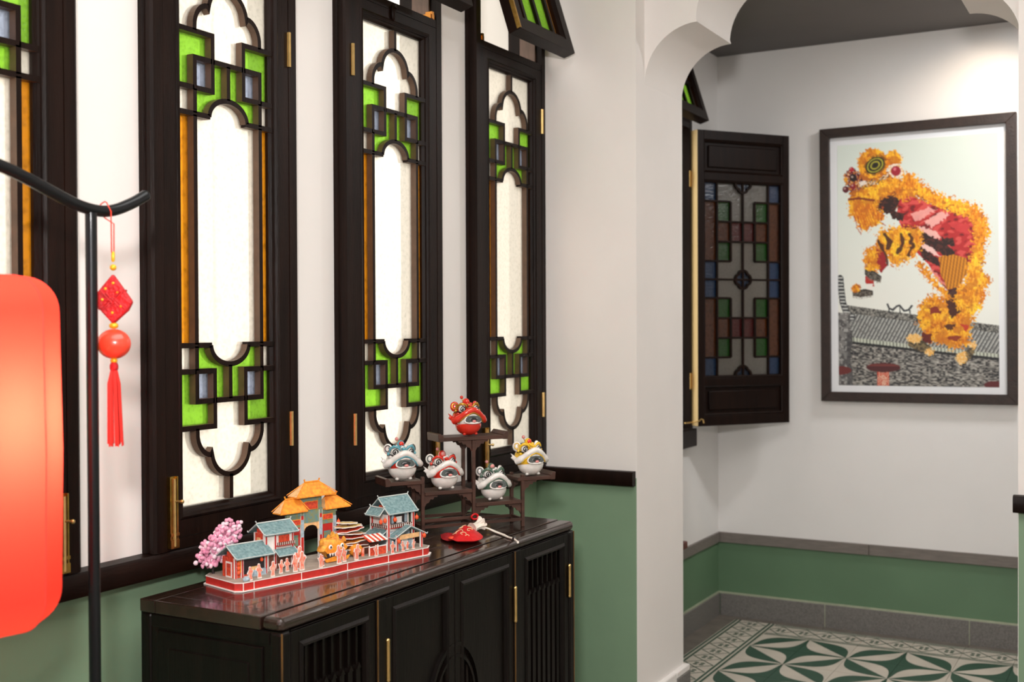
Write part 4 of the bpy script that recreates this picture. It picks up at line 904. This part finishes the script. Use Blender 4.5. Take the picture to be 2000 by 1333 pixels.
    for P, c in (([(600, 800), (640, 790), (655, 900), (620, 935), (600, 870)], '#3a1712'), ([(515, 880), (560, 870), (575, 905), (530, 905)], '#7c1f18'), ([(490, 990), (535, 1000), (530, 1045), (490, 1035)], '#5e1512'), ([(580, 960), (640, 950), (610, 985)], '#4a2010'), ([(655, 950), (690, 955), (680, 985)], '#c23322'), ([(590, 1010), (660, 1000), (640, 1030)], '#8a2c18')):
        fill(inpoly(X+(n1-.5)*12, Y+(n2-.5)*12, P), c, .9)
    for P in ([(425, 1010), (460, 1000), (530, 1055), (520, 1085), (470, 1070), (430, 1050)], [(640, 1090), (690, 1060), (720, 1050), (715, 1080), (680, 1125), (650, 1125)]):
        m = inpoly(X+(n3-.5)*8, Y+(n3-.5)*8, P); fill(m, '#7b6a4a'); fill(m & (n1 > .5), '#3b3428', .8)
    for cx, cy, rx, ry in ((455, 1018, 34, 20), (522, 1075, 20, 16), (660, 1100, 24, 28), (708, 1045, 18, 16)):
        m = ((X+(n3-.5)*14-cx)/rx)**2+((Y+(n1-.5)*14-cy)/ry)**2 < 1; fill(m, '#efb65c'); fill(m & (n3 > .6), '#f7ddb0', .8)
    # front leg
    F(furmask([(300, 545), (380, 520), (480, 530), (500, 590), (470, 650), (420, 680), (370, 700), (340, 690), (330, 630), (290, 600)], 16))
    for P in ([(330, 560), (350, 590), (345, 620)], [(400, 560), (410, 600), (385, 640)], [(440, 560), (450, 610), (430, 650)], [(300, 590), (330, 650), (335, 690)]): fill(dseg(X+(n2-.5)*14, Y, P) < 8, '#3a1a10', .85)
    fill(inpoly(X+(n1-.5)*8, Y, [(285, 620), (325, 640), (335, 700), (310, 730), (285, 690)]), '#9c1f22')
    F(furmask([(240, 620), (290, 610), (300, 650), (280, 700), (300, 720), (240, 725), (228, 680)], 12))
    fill(inpoly(X+(n1-.5)*6, Y, [(238, 740), (275, 745), (278, 790), (240, 785)]), '#b7271f'); fill(inpoly(X, Y, [(240, 778), (272, 778), (270, 805), (242, 802)]), '#efe9e2')
    for P in ([(236, 712), (280, 722), (312, 745), (306, 770), (262, 758), (236, 738)], [(178, 812), (235, 800), (272, 808), (272, 828), (215, 838), (180, 832)]):
        fill(inpoly(X, Y, P), '#37302a'); fill(inpoly(X, Y-8, P) & (n3 > .5), '#8b8478', .7)
    F(((X+(n3-.5)*14-195)/22)**2+((Y+(n1-.5)*14-798)/18)**2 < 1); F(((X+(n3-.5)*14-270)/36)**2+((Y+(n1-.5)*14-702)/18)**2 < 1)
    # mane along the back and rear edge
    F(furline([(415, 350), (450, 330), (520, 385), (570, 410), (640, 430), (715, 455), (735, 500), (745, 560), (735, 620), (725, 680), (710, 740), (700, 800), (690, 860)], 30, 17))
    F(furline([(745, 480), (760, 540)], 22, 14)); F(furline([(480, 690), (520, 740), (560, 790), (600, 830)], 15, 12)); F(furline([(430, 310), (460, 350)], 26, 14)); F(furline([(700, 720), (760, 760)], 24, 14)); F(furline([(650, 840), (690, 900)], 24, 14))
    # collar and beard
    F(furmask([(160, 400), (230, 370), (320, 315), (400, 320), (440, 370), (420, 420), (380, 380), (320, 395), (280, 430), (230, 410), (190, 440), (165, 470)], 14))
    F(furmask([(160, 420), (200, 400), (280, 430), (330, 470), (320, 500), (250, 545), (215, 540), (190, 490), (165, 475)], 12))
    bd = furmask([(185, 425), (270, 430), (310, 480), (250, 545), (215, 540), (185, 470)], 10); fill(bd & (((X*.9-Y*.35) % 11) < 4), '#d9631a', .8)
    for P in ([(190, 480), (200, 530), (220, 560)], [(205, 480), (218, 540)], [(290, 440), (300, 500), (330, 520)], [(320, 440), (312, 500)]): fill(dseg(X+(n1-.5)*6, Y, P) < 2.2, '#b5471a', .9)
    fill(dseg(X, Y, [(165, 408), (210, 402), (280, 410)]) < 5, '#6a1c14', .8)
    # head
    F(((X+(n3-.5)*16+(n1-.5)*10-278)/72)**2+((Y+(n1-.5)*16-248)/66)**2 < 1); F(((X+(n3-.5)*14-370)/37)**2+((Y+(n1-.5)*14-226)/37)**2 < 1)
    fill(((X-372)/24)**2+((Y-236)/22)**2 < 1, '#b5600f', .6)
    e = np.hypot((X-286)/1.25*np.cos(.5)+(Y-256)*np.sin(-.5)*0, (Y-256)+(X-286)*.28); er = np.hypot((X-286)/1.2, (Y-256)+(X-286)*.25); fill(er < 37, '#2a2412'); fill((er < 31) & ((er % 13) < 5.2), '#a9a336'); fill(er < 6, '#1b1a10'); fill((er < 44) & (er > 36) & (n1 > .45), '#6d4410', .7)
    pr = np.hypot(X-379, Y-280); fill(pr < 32, '#f0e0d2'); fill((pr < 32) & (n3 > .6), '#d7a24a', .8); fill(pr < 22, '#9c1d2e'); fill(np.hypot(X-374, Y-272) < 7, '#d9707b')
    mz = inpoly(X+(n1-.5)*14, Y+(n2-.5)*14, [(145, 300), (175, 270), (215, 290), (235, 340), (215, 365), (170, 375), (150, 345)]); fill(mz, '#7c1f24'); fill(mz & (n1 > .62), '#d8902c', .9); fill(mz & (n1 < .28), '#1f1414', .9); fill(mz & (n3 > .75), '#efd9c4', .8)
    for cx, cy, r, c in ((185, 312, 17, '#221617'), (150, 364, 15, '#5c1420'), (185, 350, 13, '#8e1a26'), (178, 275, 11, '#b3202c'), (150, 318, 10, '#e8a028')): fill(np.hypot(X-cx, Y-cy) < r, c); fill(np.hypot(X-cx+4, Y-cy-(-4)) < r*.3, '#e9cfc2', .7)
    m = inpoly(X+(n3-.5)*8, Y+(n1-.5)*8, [(210, 335), (250, 322), (300, 318), (345, 290), (350, 305), (300, 340), (240, 358), (212, 356)]); fill(m, '#c98c2a'); fill(m & (((X+Y) % 19) < 7), '#3c1c12', .8); fill(m & (n3 > .66), '#f1e7d6', .9)
    fill(inpoly(X, Y, [(212, 330), (240, 322), (250, 338), (218, 348)]), '#efe6dc', .9)
    F(furline([(235, 372), (300, 350), (350, 325), (395, 330)], 13, 10))
    return np.clip(C, 0, 1)
PZ0, PZ1 = 1.128, 2.465; PXL, PXR = -1.449, -.555
fr = root('framed_print', ((PXL+PXR)/2, YB, (PZ0+PZ1)/2), 0, 'large dark-framed print of a leaping yellow lion dance costume on the rear wall', 'picture')
fr.rotation_euler = (0, math.radians(-.35), 0)
hw, hh = (PXR-PXL)/2, (PZ1-PZ0)/2
FW = mat('picture_frame_wood', '#2c1d17', .45, var=.4, vscale=40, bump=.15, bscale=120)
def fmember(poly, name): b = MB(); b.prism(poly, -.040, -.002, 'y'); put(name, (b, FW, 0), fr, bevel=.002)
fw = .046
fmember([(-hw, -hh), (hw, -hh), (hw-fw, -hh+fw), (-hw+fw, -hh+fw)], 'frame_bar'); fmember([(-hw, hh), (-hw+fw, hh-fw), (hw-fw, hh-fw), (hw, hh)], 'frame_bar')
fmember([(-hw, -hh), (-hw+fw, -hh+fw), (-hw+fw, hh-fw), (-hw, hh)], 'frame_bar'); fmember([(hw, -hh), (hw, hh), (hw-fw, hh-fw), (hw-fw, -hh+fw)], 'frame_bar')
b = MB(); b.box(-hw+fw-.004, hw-fw+.004, -.014, -.006, -hh+fw-.004, hh-fw+.004); put('mount_board', (b, mat('white_mount', '#e9ebee', .7), 0), fr)
# flat print: colours carried on a fine grid
NX_, NZ_ = 340, 520; ua = np.linspace(0, 1, NX_+1); va = np.linspace(0, 1, NZ_+1); Ug, Vg = np.meshgrid(ua, va)
tl, tr, br_, bl = np.array([112, 172.]), np.array([817, 108.]), np.array([817, 1230.]), np.array([112, 1225.])
Pq = ((1-Ug)*(1-Vg))[..., None]*tl+(Ug*(1-Vg))[..., None]*tr+(Ug*Vg)[..., None]*br_+((1-Ug)*Vg)[..., None]*bl
rgbv = paint(Pq[..., 0], Pq[..., 1]); linv = np.where(rgbv <= .04045, rgbv/12.92, ((rgbv+.055)/1.055)**2.4)
pw, ph0, ph1 = .366, -.590, .585
co = np.stack([-pw+2*pw*Ug, np.full_like(Ug, -.0150), ph1+(ph0-ph1)*Vg], -1).reshape(-1, 3)
idx = np.arange((NX_+1)*(NZ_+1)).reshape(NZ_+1, NX_+1); qd = np.stack([idx[:-1, :-1], idx[1:, :-1], idx[1:, 1:], idx[:-1, 1:]], -1).reshape(-1, 4)
me = bpy.data.meshes.new('print'); me.vertices.add(len(co)); me.vertices.foreach_set('co', co.ravel()); me.loops.add(qd.size); me.loops.foreach_set('vertex_index', qd.ravel())
me.polygons.add(len(qd)); me.polygons.foreach_set('loop_start', np.arange(0, qd.size, 4)); me.update(calc_edges=True)
ca = me.color_attributes.new('ink', 'FLOAT_COLOR', 'POINT'); ca.data.foreach_set('color', np.concatenate([linv.reshape(-1, 3), np.ones((len(co), 1))], 1).ravel())
INK = bpy.data.materials.new('printed_paper'); INK.use_nodes = True; at_ = INK.node_tree.nodes.new('ShaderNodeVertexColor'); at_.layer_name = 'ink'
INK.node_tree.links.new(at_.outputs[0], INK.node_tree.nodes['Principled BSDF'].inputs['Base Color']); INK.node_tree.nodes['Principled BSDF'].inputs['Roughness'].default_value = .55
me.materials.append(INK); put('print', me, fr)
# ------------------------------------------------------------------ paper model of a lion dance street on the cabinet
DO = Vector((-1.786, 1.972, CT+.0004)); DA = math.atan2(.9665, .2565)
dio = root('paper_model', DO, DA, 'colourful card model of a Chinese street with gate and lion dance on a red base', 'model')
K = lambda n, c, **k: mat('card_'+n, c, .6, **k)
KW = K('white', '#efe9e4'); KR = K('red', '#c22a22', var=.15, vscale=80); KRO = K('red_orange', '#d9542f', var=.5, vscale=150, color2='#b02b22'); KG = K('grey_top', '#a89d90', var=.25, vscale=40)
KT = K('teal_roof', '#7f9a9c', var=.35, vscale=160, color2='#56787c'); KTL = K('pale_ridge', '#c9cfcc'); KO = K('orange_roof', '#efa12e', var=.3, vscale=120, color2='#e07c22'); KOP = K('peach_roof', '#f0bd84', var=.25, vscale=120)
KB = K('blue_panel', '#4f7d86', var=.6, vscale=150, color2='#8f8a4a'); KD = K('dark', '#2a1f22'); KP = K('pink_blossom', '#dfa6bd', var=.5, vscale=110, color2='#c56f92'); KPL = K('pale_blossom', '#eed3de'); KY = K('yellow_lion', '#e3a83c', var=.55, vscale=120, color2='#c7742a')
KL = K('lantern', '#e8582a'); KPRT = K('figure_print', '#cf4528', var=.9, vscale=110, color2='#e9b49c'); KBL = K('pale_blue', '#a9bdc9', var=.3, vscale=120); KGN = K('lime', '#c9cf8a', var=.4, vscale=100, color2='#e7a05a'); KWOOD = K('brown', '#6b3b2c', var=.4, vscale=150)
bz = .0205
OUT = [(-.012, .014), (.002, .0), (.255, .0), (.285, .005), (.318, .0075), (.562, .0075), (.584, .026), (.584, .125), (.562, .150), (.01, .150), (-.012, .132)]
def grow(P, d): c = (.286, .075); return [(x+(d if x > c[0] else -d), y+(d if y > c[1] else -d)) for x, y in P]
b = MB(); b.prism(grow(OUT, .004), 0, .0022, 'z'); base = put('base', (b, KW, 0), dio)
b = MB(); b.prism(OUT, .0022, bz-.0018, 'z'); put('side_band', (b, KR, 0), base)
b = MB(); b.prism(grow(OUT, .0012), bz-.0018, bz-.0006, 'z'); put('white_edge', (b, KW, 0), base)
b = MB(); b.prism(grow(OUT, -.001), bz-.0006, bz, 'z'); put('ground_print', (b, KG, 0), base)
for x, y in ((.002, -.0006), (.03, -.0006), (.16, -.0006), (.30, .0055), (.43, .0069), (.545, .0069)):
    b = MB(); b.box(x-.0008, x+.0008, y-.0004, y+.001, .002, bz-.001); put('seam', (b, KW, 0), base)
def D(nm): return root(nm, (0, 0, bz))
def grp(name): o = root(name, (0, 0, bz)); o.parent = dio; return o
def bx(par, nm, x0, x1, y0, y1, z0, z1, m, bev=0): b = MB(); b.box(x0, x1, y0, y1, z0, z1); return put(nm, (b, m, 0), par, bevel=bev)
def gable(par, x0, x1, y0, y1, ze, zr, m, th=.0025, axis='x', trims=True, nm='roof'):
    """pitched card roof with thickness, pale ridge and barge boards; ridge along axis"""
    b = MB()
    if axis == 'x':
        ym = (y0+y1)/2; b.prism([(y0, ze), (ym, zr), (y1, ze), (y1, ze-th), (ym, zr-th*1.3), (y0, ze-th)], x0, x1, 'x')
    else:
        xm = (x0+x1)/2; b.prism([(x0, ze), (xm, zr), (x1, ze), (x1, ze-th), (xm, zr-th*1.3), (x0, ze-th)], y0, y1, 'y')
    o = put(nm, (b, m, 0), par)
    if trims:
        b = MB(); r = .0013
        if axis == 'x':
            b.tube([(x0-.002, ym, zr+.007), (x0+.001, ym, zr+.0015), (x1-.001, ym, zr+.0015), (x1+.002, ym, zr+.007)], r*1.2, 6)
            for x in (x0, x1): b.tube([(x, y0-.002, ze+.003), (x, y0, ze), (x, ym, zr), (x, y1, ze), (x, y1+.002, ze+.003)], r, 6)
            for y in (y0, y1): b.tube([(x0, y, ze), (x1, y, ze)], r*.8, 6)
        else:
            b.tube([(xm, y0-.002, zr+.006), (xm, y0+.001, zr+.0015), (xm, y1-.001, zr+.0015), (xm, y1+.002, zr+.006)], r*1.2, 6)
            for y in (y0, y1): b.tube([(x0-.002, y, ze+.003), (x0, y, ze), (xm, y, zr), (x1, y, ze), (x1+.002, y, ze+.003)], r, 6)
            for x in (x0, x1): b.tube([(x, y0, ze), (x, y1, ze)], r*.8, 6)
        put('roof_trim', (b, KTL, 50), par)
    return o
def hip(par, x0, x1, y0, y1, ze, rx0, rx1, zr, m, side):
    ym = (y0+y1)/2; b = MB()
    b.add([(x0, y0, ze), (x1, y0, ze), (x1, y1, ze), (x0, y1, ze), (rx0, ym, zr), (rx1, ym, zr), (x0, y0, ze-.003), (x1, y0, ze-.003), (x1, y1, ze-.003), (x0, y1, ze-.003)],
          [(0, 1, 5, 4), (2, 3, 4, 5), (6, 9, 8, 7), (0, 6, 7, 1), (1, 7, 8, 2), (2, 8, 9, 3), (3, 9, 6, 0)], 0)
    b.add([(x0, y0, ze), (x0, y1, ze), (rx0, ym, zr)], [(0, 1, 2)], 1); b.add([(x1, y0, ze), (x1, y1, ze), (rx1, ym, zr)], [(0, 2, 1)], 1)
    put('roof', (b, [m, side], 0), par)
    b = MB()
    for p in (((x0-.002, y0-.002, ze+.002), (rx0, ym, zr)), ((x1+.002, y0-.002, ze+.002), (rx1, ym, zr)), ((x0-.002, y1+.002, ze+.002), (rx0, ym, zr)), ((x1+.002, y1+.002, ze+.002), (rx1, ym, zr))): b.tube(p, .0011, 5)
    b.tube([(rx0-.001, ym, zr+.008), (rx0+.001, ym, zr+.001), (rx1-.001, ym, zr+.001), (rx1+.001, ym, zr+.008)], .0022, 6)
    put('roof_ridge', (b, KO, 50), par)
def post(par, x, y, z0, z1, m=KR, r=.0022):
    b = MB(); b.box(x-r, x+r, y-r, y+r, z0, z1); put('post', (b, m, 0), par)
    b = MB(); b.box(x-r-.0006, x-r, y-r-.0006, y+r, z0, z1); b.box(x+r, x+r+.0006, y-r-.0006, y+r, z0, z1); put('post_edge', (b, KW, 0), par)
def lamp(par, x, y, z, r=.0042):
    b = MB(); b.ell((x, y, z), (r, r, r*1.25), 10, 7); b.box(x-.0005, x+.0005, y-.0005, y+.0005, z+r, z+r*2); put('paper_lantern', (b, KL, 50), par)
# low shop at the left
s = grp('shop')
bx(s, 'wall', .012, .098, .050, .100, 0, .046, KRO); bx(s, 'shop_front', .030, .092, .0485, .0499, .006, .040, KD)
for x in (.012, .030, .094): post(s, x, .0475, 0, .047)
bx(s, 'counter', .045, .090, .040, .0475, 0, .014, KBL); bx(s, 'sign_board', .018, .028, .0465, .0480, .012, .040, KO); bx(s, 'goods', .052, .074, .041, .047, .0145, .022, KOP); bx(s, 'side_door', .0108, .0118, .060, .085, 0, .036, KW); bx(s, 'side_panel', .0100, .0107, .064, .081, .004, .032, KRO)
gable(s, .004, .108, .030, .112, .047, .072, KT); bx(s, 'gable_wall', .0125, .0975, .060, .082, .0465, .058, KRO)
for x, z in ((.016, .034), (.016, .024), (.016, .014), (.078, .036)): lamp(s, x, .040, z, .0040)
bx(s, 'bench', .022, .036, .018, .026, .006, .0075, KW); bx(s, 'bench_leg', .022, .0235, .019, .025, 0, .006, KRO); bx(s, 'bench_leg', .0345, .036, .019, .025, 0, .006, KRO)
# two-storey house beside the gate
s = grp('house')
bx(s, 'wall', .102, .178, .062, .108, 0, .088, KW); bx(s, 'lower_front', .112, .176, .0608, .0619, .002, .040, KWOOD); bx(s, 'window', .140, .170, .0606, .0619, .060, .080, KRO); bx(s, 'side_panel', .1008, .1018, .070, .100, .05, .088, KRO); bx(s, 'side_window', .0998, .1007, .078, .092, .058, .078, KOP)
for x in (.103, .128, .177): post(s, x, .060, 0, .086)
bx(s, 'balcony', .130, .180, .052, .060, .056, .058, KR); bx(s, 'balcony_front', .130, .180, .0515, .0525, .058, .0655, KWOOD)
for k in range(9): bx(s, 'baluster', .132+k*.0057, .1332+k*.0057, .0508, .0514, .0585, .065, KW)
b = MB(); b.prism([(.058, .050), (.036, .036), (.036, .034), (.058, .047)], .124, .182, 'x'); put('lean_to_roof', (b, KT, 0), s)
b = MB(); b.tube([(.124, .058, .050), (.124, .036, .036), (.182, .036, .036), (.182, .058, .050)], .0011, 5); put('roof_trim', (b, KTL, 50), s)
gable(s, .094, .190, .050, .120, .087, .110, KT); bx(s, 'gable_wall', .1025, .1775, .074, .096, .0875, .098, KRO)
# gate with three roofs
s = grp('gate')
GY = .118
for x in (.205, .246, .302, .345):
    post(s, x, GY, 0, .098 if x in (.205, .345) else .118, KR, .0038)
    bx(s, 'pillar_band', x-.0046, x+.0046, GY-.0046, GY-.0040, .055, .098, KBL)
for x0, x1, z0, z1, m in ((.201, .250, .080, .108, KB), (.298, .350, .080, .112, KB), (.242, .306, .088, .157, KB)): bx(s, 'panel', x0, x1, GY-.002, GY+.002, z0, z1, m)
for x0, x1, z0, z1 in ((.212, .240, .088, .099), (.310, .338, .092, .103), (.254, .292, .122, .140)): bx(s, 'plaque_rim', x0-.0015, x1+.0015, GY-.0034, GY-.002, z0-.0015, z1+.0015, KO); bx(s, 'plaque', x0, x1, GY-.0042, GY-.0034, z0, z1, KRO)
for x0, x1 in ((.210, .241), (.307, .340)): bx(s, 'side_wall', x0, x1, GY-.001, GY+.001, 0, .080, KR); bx(s, 'side_wall_window', x0+.006, x1-.006, GY-.0020, GY-.001, .035, .062, KB)
b = MB(); b.prism([(.250, .088), (.250, .070)]+[(.274+.020*math.cos(a), .070+.012*math.sin(a)) for a in np.linspace(PI, 0, 9)]+[(.298, .070), (.298, .088)], GY-.0014, GY+.0014, 'y'); put('arch_panel', (b, KOP, 0), s)
for x in (.202, .352): lamp(s, x, GY-.010, .070, .0042); lamp(s, x, GY-.010, .082, .0042)
bx(s, 'upper_wall', .200, .252, GY-.004, GY+.004, .108, .122, KB); bx(s, 'upper_wall', .298, .352, GY-.004, GY+.004, .108, .122, KB)
hip(s, .174, .254, GY-.017, GY+.017, .122, .198, .238, .152, KO, KOP); hip(s, .308, .386, GY-.017, GY+.017, .120, .318, .352, .148, KO, KOP); hip(s, .220, .338, GY-.020, GY+.020, .157, .256, .300, .188, KO, KOP)
# tea house at the right
s = grp('tea_house')
bx(s, 'lower_wall', .468, .540, .052, .112, 0, .046, KBL); bx(s, 'upper_wall', .468, .540, .056, .112, .046, .092, KW); bx(s, 'upper_front', .478, .534, .0545, .0558, .064, .088, KD); bx(s, 'curtain', .480, .488, .0535, .0544, .066, .088, KBL); bx(s, 'curtain', .524, .532, .0535, .0544, .066, .088, KBL); bx(s, 'diner', .496, .514, .0530, .0544, .066, .082, KW)
for x, y in ((.462, .046), (.545, .046), (.462, .112)): post(s, x, y, 0, .092, KR, .0028)
bx(s, 'balcony', .458, .548, .044, .054, .055, .057, KR); bx(s, 'balcony_front', .464, .546, .0435, .0445, .057, .065, KWOOD); bx(s, 'balcony_side', .4585, .4595, .046, .110, .057, .065, KWOOD)
for k in range(12): bx(s, 'baluster', .466+k*.0068, .4674+k*.0068, .0427, .0434, .0575, .0645, KW)
for k in range(8): bx(s, 'baluster', .4577, .4584, .050+k*.0075, .0515+k*.0075, .0575, .0645, KW)
gable(s, .456, .556, .036, .120, .094, .132, KT); gable(s, .436, .470, .050, .106, .090, .108, KT, axis='y'); bx(s, 'gable_wall', .4685, .5395, .066, .090, .0925, .112, KRO)
b = MB(); b.prism([(.060, .052), (.060, .049), (.0, .0)][:0] or [(.436, .034), (.466, .052), (.466, .049), (.436, .031)], .052, .116, 'y'); put('lean_to_roof', (b, KT, 0), s)
b = MB(); b.tube([(.466, .052, .052), (.436, .052, .034), (.436, .116, .034), (.466, .116, .052)], .0011, 5); put('roof_trim', (b, KTL, 50), s)
gable(s, .462, .572, .020, .052, .034, .060, KT, axis='y'); bx(s, 'porch_frieze', .482, .548, .024, .0252, .028, .040, KOP)
for x in (.474, .556): post(s, x, .026, 0, .040, KR, .0026)
bx(s, 'porch_wall', .486, .546, .046, .0475, 0, .034, KBL); bx(s, 'porch_door', .506, .526, .0448, .0459, 0, .026, KW)
for x, y, z in ((.452, .046, .078), (.552, .038, .076), (.474, .018, .026), (.560, .018, .030), (.440, .048, .076), (.480, .040, .078)): lamp(s, x, y, z, .0050)
# stall with striped awning
s = grp('market_stall')
bx(s, 'counter', .386, .440, .028, .032, 0, .020, KRO); bx(s, 'rail', .384, .442, .0265, .0280, .020, .0225, KW); bx(s, 'interior', .388, .438, .055, .057, 0, .040, KWOOD)
for x in (.385, .412, .441): bx(s, 'post', x-.0012, x+.0012, .0255, .0279, 0, .026, KW)
for k in range(8): b = MB(); x = .384+k*.0074; b.prism([(.024, .036), (.056, .048), (.056, .0465), (.024, .0345)], x, x+.0072, 'x'); put('awning_strip', (b, KW if k % 2 else KRO, 0), s)
# golden lion of card
s = grp('dancing_lion')
b = MB(); b.ell((.290, .060, .034), (.036, .020, .026), 20, 12, fn=lambda x, y, z: 1+.10*math.sin(6*math.atan2(z, x))); put('head', (b, KY, 40), s)
b = MB(); b.prism([(.256, .030), (.270, .044), (.290, .040), (.310, .046), (.326, .032), (.316, .022), (.264, .022)], .037, .040, 'y'); put('brow_card', (b, KO, 0), s)
b = MB(); b.prism([(.262, .020), (.290, .026), (.320, .020), (.312, .008), (.268, .008)], .0372, .0400, 'y'); put('mouth', (b, KD, 0), s)
for k in range(6): b = MB(); x = .268+k*.008; b.prism([(x, .022), (x+.007, .022), (x+.0035, .014)], .0362, .0371, 'y'); put('tooth', (b, KW, 0), s)
for x in (.273, .308):
    b = MB(); b.ell((x, .0375, .037), (.006, .003, .006), 10, 7); e = put('eye', (b, KW, 50), s); b = MB(); b.ell((x, .0350, .037), (.0026, .0014, .003), 8, 6); put('pupil', (b, KD, 50), s)
b = MB(); b.prism([(.258, .002), (.322, .002), (.330, .012), (.318, .010), (.290, .014), (.262, .010), (.250, .012)], .033, .0365, 'y'); put('jaw_card', (b, KO, 0), s)
for x, z, w_ in ((.278, .062, .007), (.290, .068, .008), (.302, .062, .007), (.258, .052, .007), (.324, .052, .007)): b = MB(); b.prism([(x-w_, z-.010), (x+w_, z-.010), (x+w_*.6, z), (x, z+.004), (x-w_*.6, z)], .050, .053, 'y'); put('crest_card', (b, KY, 0), s)
# layered card body and tree
s = grp('layered_tree')
for k, (z, r, m) in enumerate(((.018, .040, KY), (.027, .043, KRO), (.036, .044, KY), (.045, .043, KRO), (.054, .040, KOP), (.063, .040, KRO), (.072, .038, KGN), (.080, .030, KGN))):
    n = 26; cxx, cyy = .374-.002*k, .070+.002*k; b = MB()
    P = [(cxx+r*(1+.12*math.cos(8*2*PI*j/n*1.0+k))*math.cos(2*PI*j/n), cyy+.60*r*(1+.12*math.cos(8*2*PI*j/n+k))*math.sin(2*PI*j/n)) for j in range(n)]
    T = Matrix.Translation((cxx, cyy, z)) @ Matrix.Rotation(.10*math.sin(k*2.1), 4, 'Y') @ Matrix.Translation((-cxx, -cyy, 0))
    b.prism(P, -.0007, .0007, 'z', T=T); lf = put('leaf_disc', (b, m, 0), s)
    b = MB(); b.tube([tuple(T @ Vector((x, y, 0))) for x, y in P], .0011, 5, closed=True); put('white_rim', (b, KW, 50), lf)
b = MB(); b.tube([(.372, .072, 0), (.368, .074, .03), (.362, .082, .078)], [.006, .005, .003], 8); put('trunk', (b, KWOOD, 50), s)
b = MB(); b.ell((.362, .052, .016), (.018, .016, .016), 14, 10); put('lion_body', (b, KO, 50), s)
for x in (.350, .374): bx(s, 'lion_leg', x-.004, x+.004, .038, .041, 0, .020, KPRT)
# blossom tree at the back left
s = grp('blossom_tree')
b = MB(); b.tube([(.010, .136, 0), (.007, .137, .02), (.012, .136, .045), (.028, .134, .07)], [.0035, .003, .0026, .002], 8); b.tube([(.008, .137, .03), (-.010, .138, .050)], .0016, 6); put('trunk', (b, KD, 50), s)
rs = random.Random(11); b = MB(); b2 = MB()
for k in range(420):
    t = rs.random(); a = rs.random()*2*PI; cxx = -.012+.072*t**.8; czz = .046+.052*t; rr = .029*math.sqrt(rs.random()); p = (cxx+rr*math.cos(a), .134+rs.uniform(-.014, .014), czz+rr*1.05*math.sin(a)-.004)
    (b if k % 3 else b2).ell(p, (rs.uniform(.0045, .007), .005, rs.uniform(.0045, .0065)), 6, 4)
for k in range(30): b.ell((-.014+rs.uniform(-.006, .010), .134+rs.uniform(-.006, .006), .030+rs.uniform(-.010, .012)), (.004, .003, .005), 6, 4)
put('blossom', (b, KP, 60), s, kind='stuff'); put('pale_blossom', (b2, KPL, 60), s, kind='stuff')
# little card people: white-edged silhouettes with a printed face
def card_man(x, y, h, seed, dx=.0):
    rs = random.Random(seed); w_ = h*.30; lean = rs.uniform(-.12, .12)
    S = [(-.55, 0), (-.15, 0), (-.05, .22), (.12, 0), (.55, 0), (.42, .30), (.62, .50), (.95, .62+rs.uniform(-.1, .15)), (.80, .74), (.42, .70), (.34, .76)]
    S += [(.34*math.cos(a), .86+.13*math.sin(a)) for a in np.linspace(-.3, PI+.3, 9)]+[(-.34, .76), (-.45, .68), (-.9, .55+rs.uniform(-.12, .12)), (-.85, .44), (-.45, .42), (-.42, .25)]
    if rs.random() < .5: S = [(-a, c) for a, c in S[::-1]]
    f = lambda g: [(x+(a*g)*w_+lean*c*h, .0+(c if g == 1 else .05+c*.90)*h) for a, c in S]
    b = MB(); b.prism(f(1), y-.0006, y+.0006, 'y'); p = put('paper_person', (b, KW, 0), dio, (0, 0, bz)); b = MB(); b.prism(f(.78), y-.0011, y-.0006, 'y'); put('printed_face', (b, KPRT, 0), p)
    b = MB(); b.box(x-.004, x+.004, y-.003, y+.003, -.0001, .0012); put('tab', (b, KW, 0), p)
for i, (x, y, h) in enumerate(((.028, .010, .032), (.056, .016, .034), (.086, .008, .036), (.118, .022, .032), (.142, .030, .032), (.152, .012, .042), (.172, .014, .046), (.176, .030, .056), (.222, .008, .033), (.236, .020, .026), (.280, .012, .046), (.302, .020, .036), (.334, .014, .040), (.398, .016, .028), (.448, .012, .032), (.486, .016, .027), (.526, .022, .024), (.508, .026, .022))): card_man(x, y, h, i+3)
for x, y in ((.016, .010),):
    b = MB(); b.ell((x, y, .004), (.009, .006, .006), 12, 8, fn=lambda a, c, d: 1+.1*math.sin(9*a)); put('white_shrub', (b, KBL, 60), dio, (0, 0, bz))
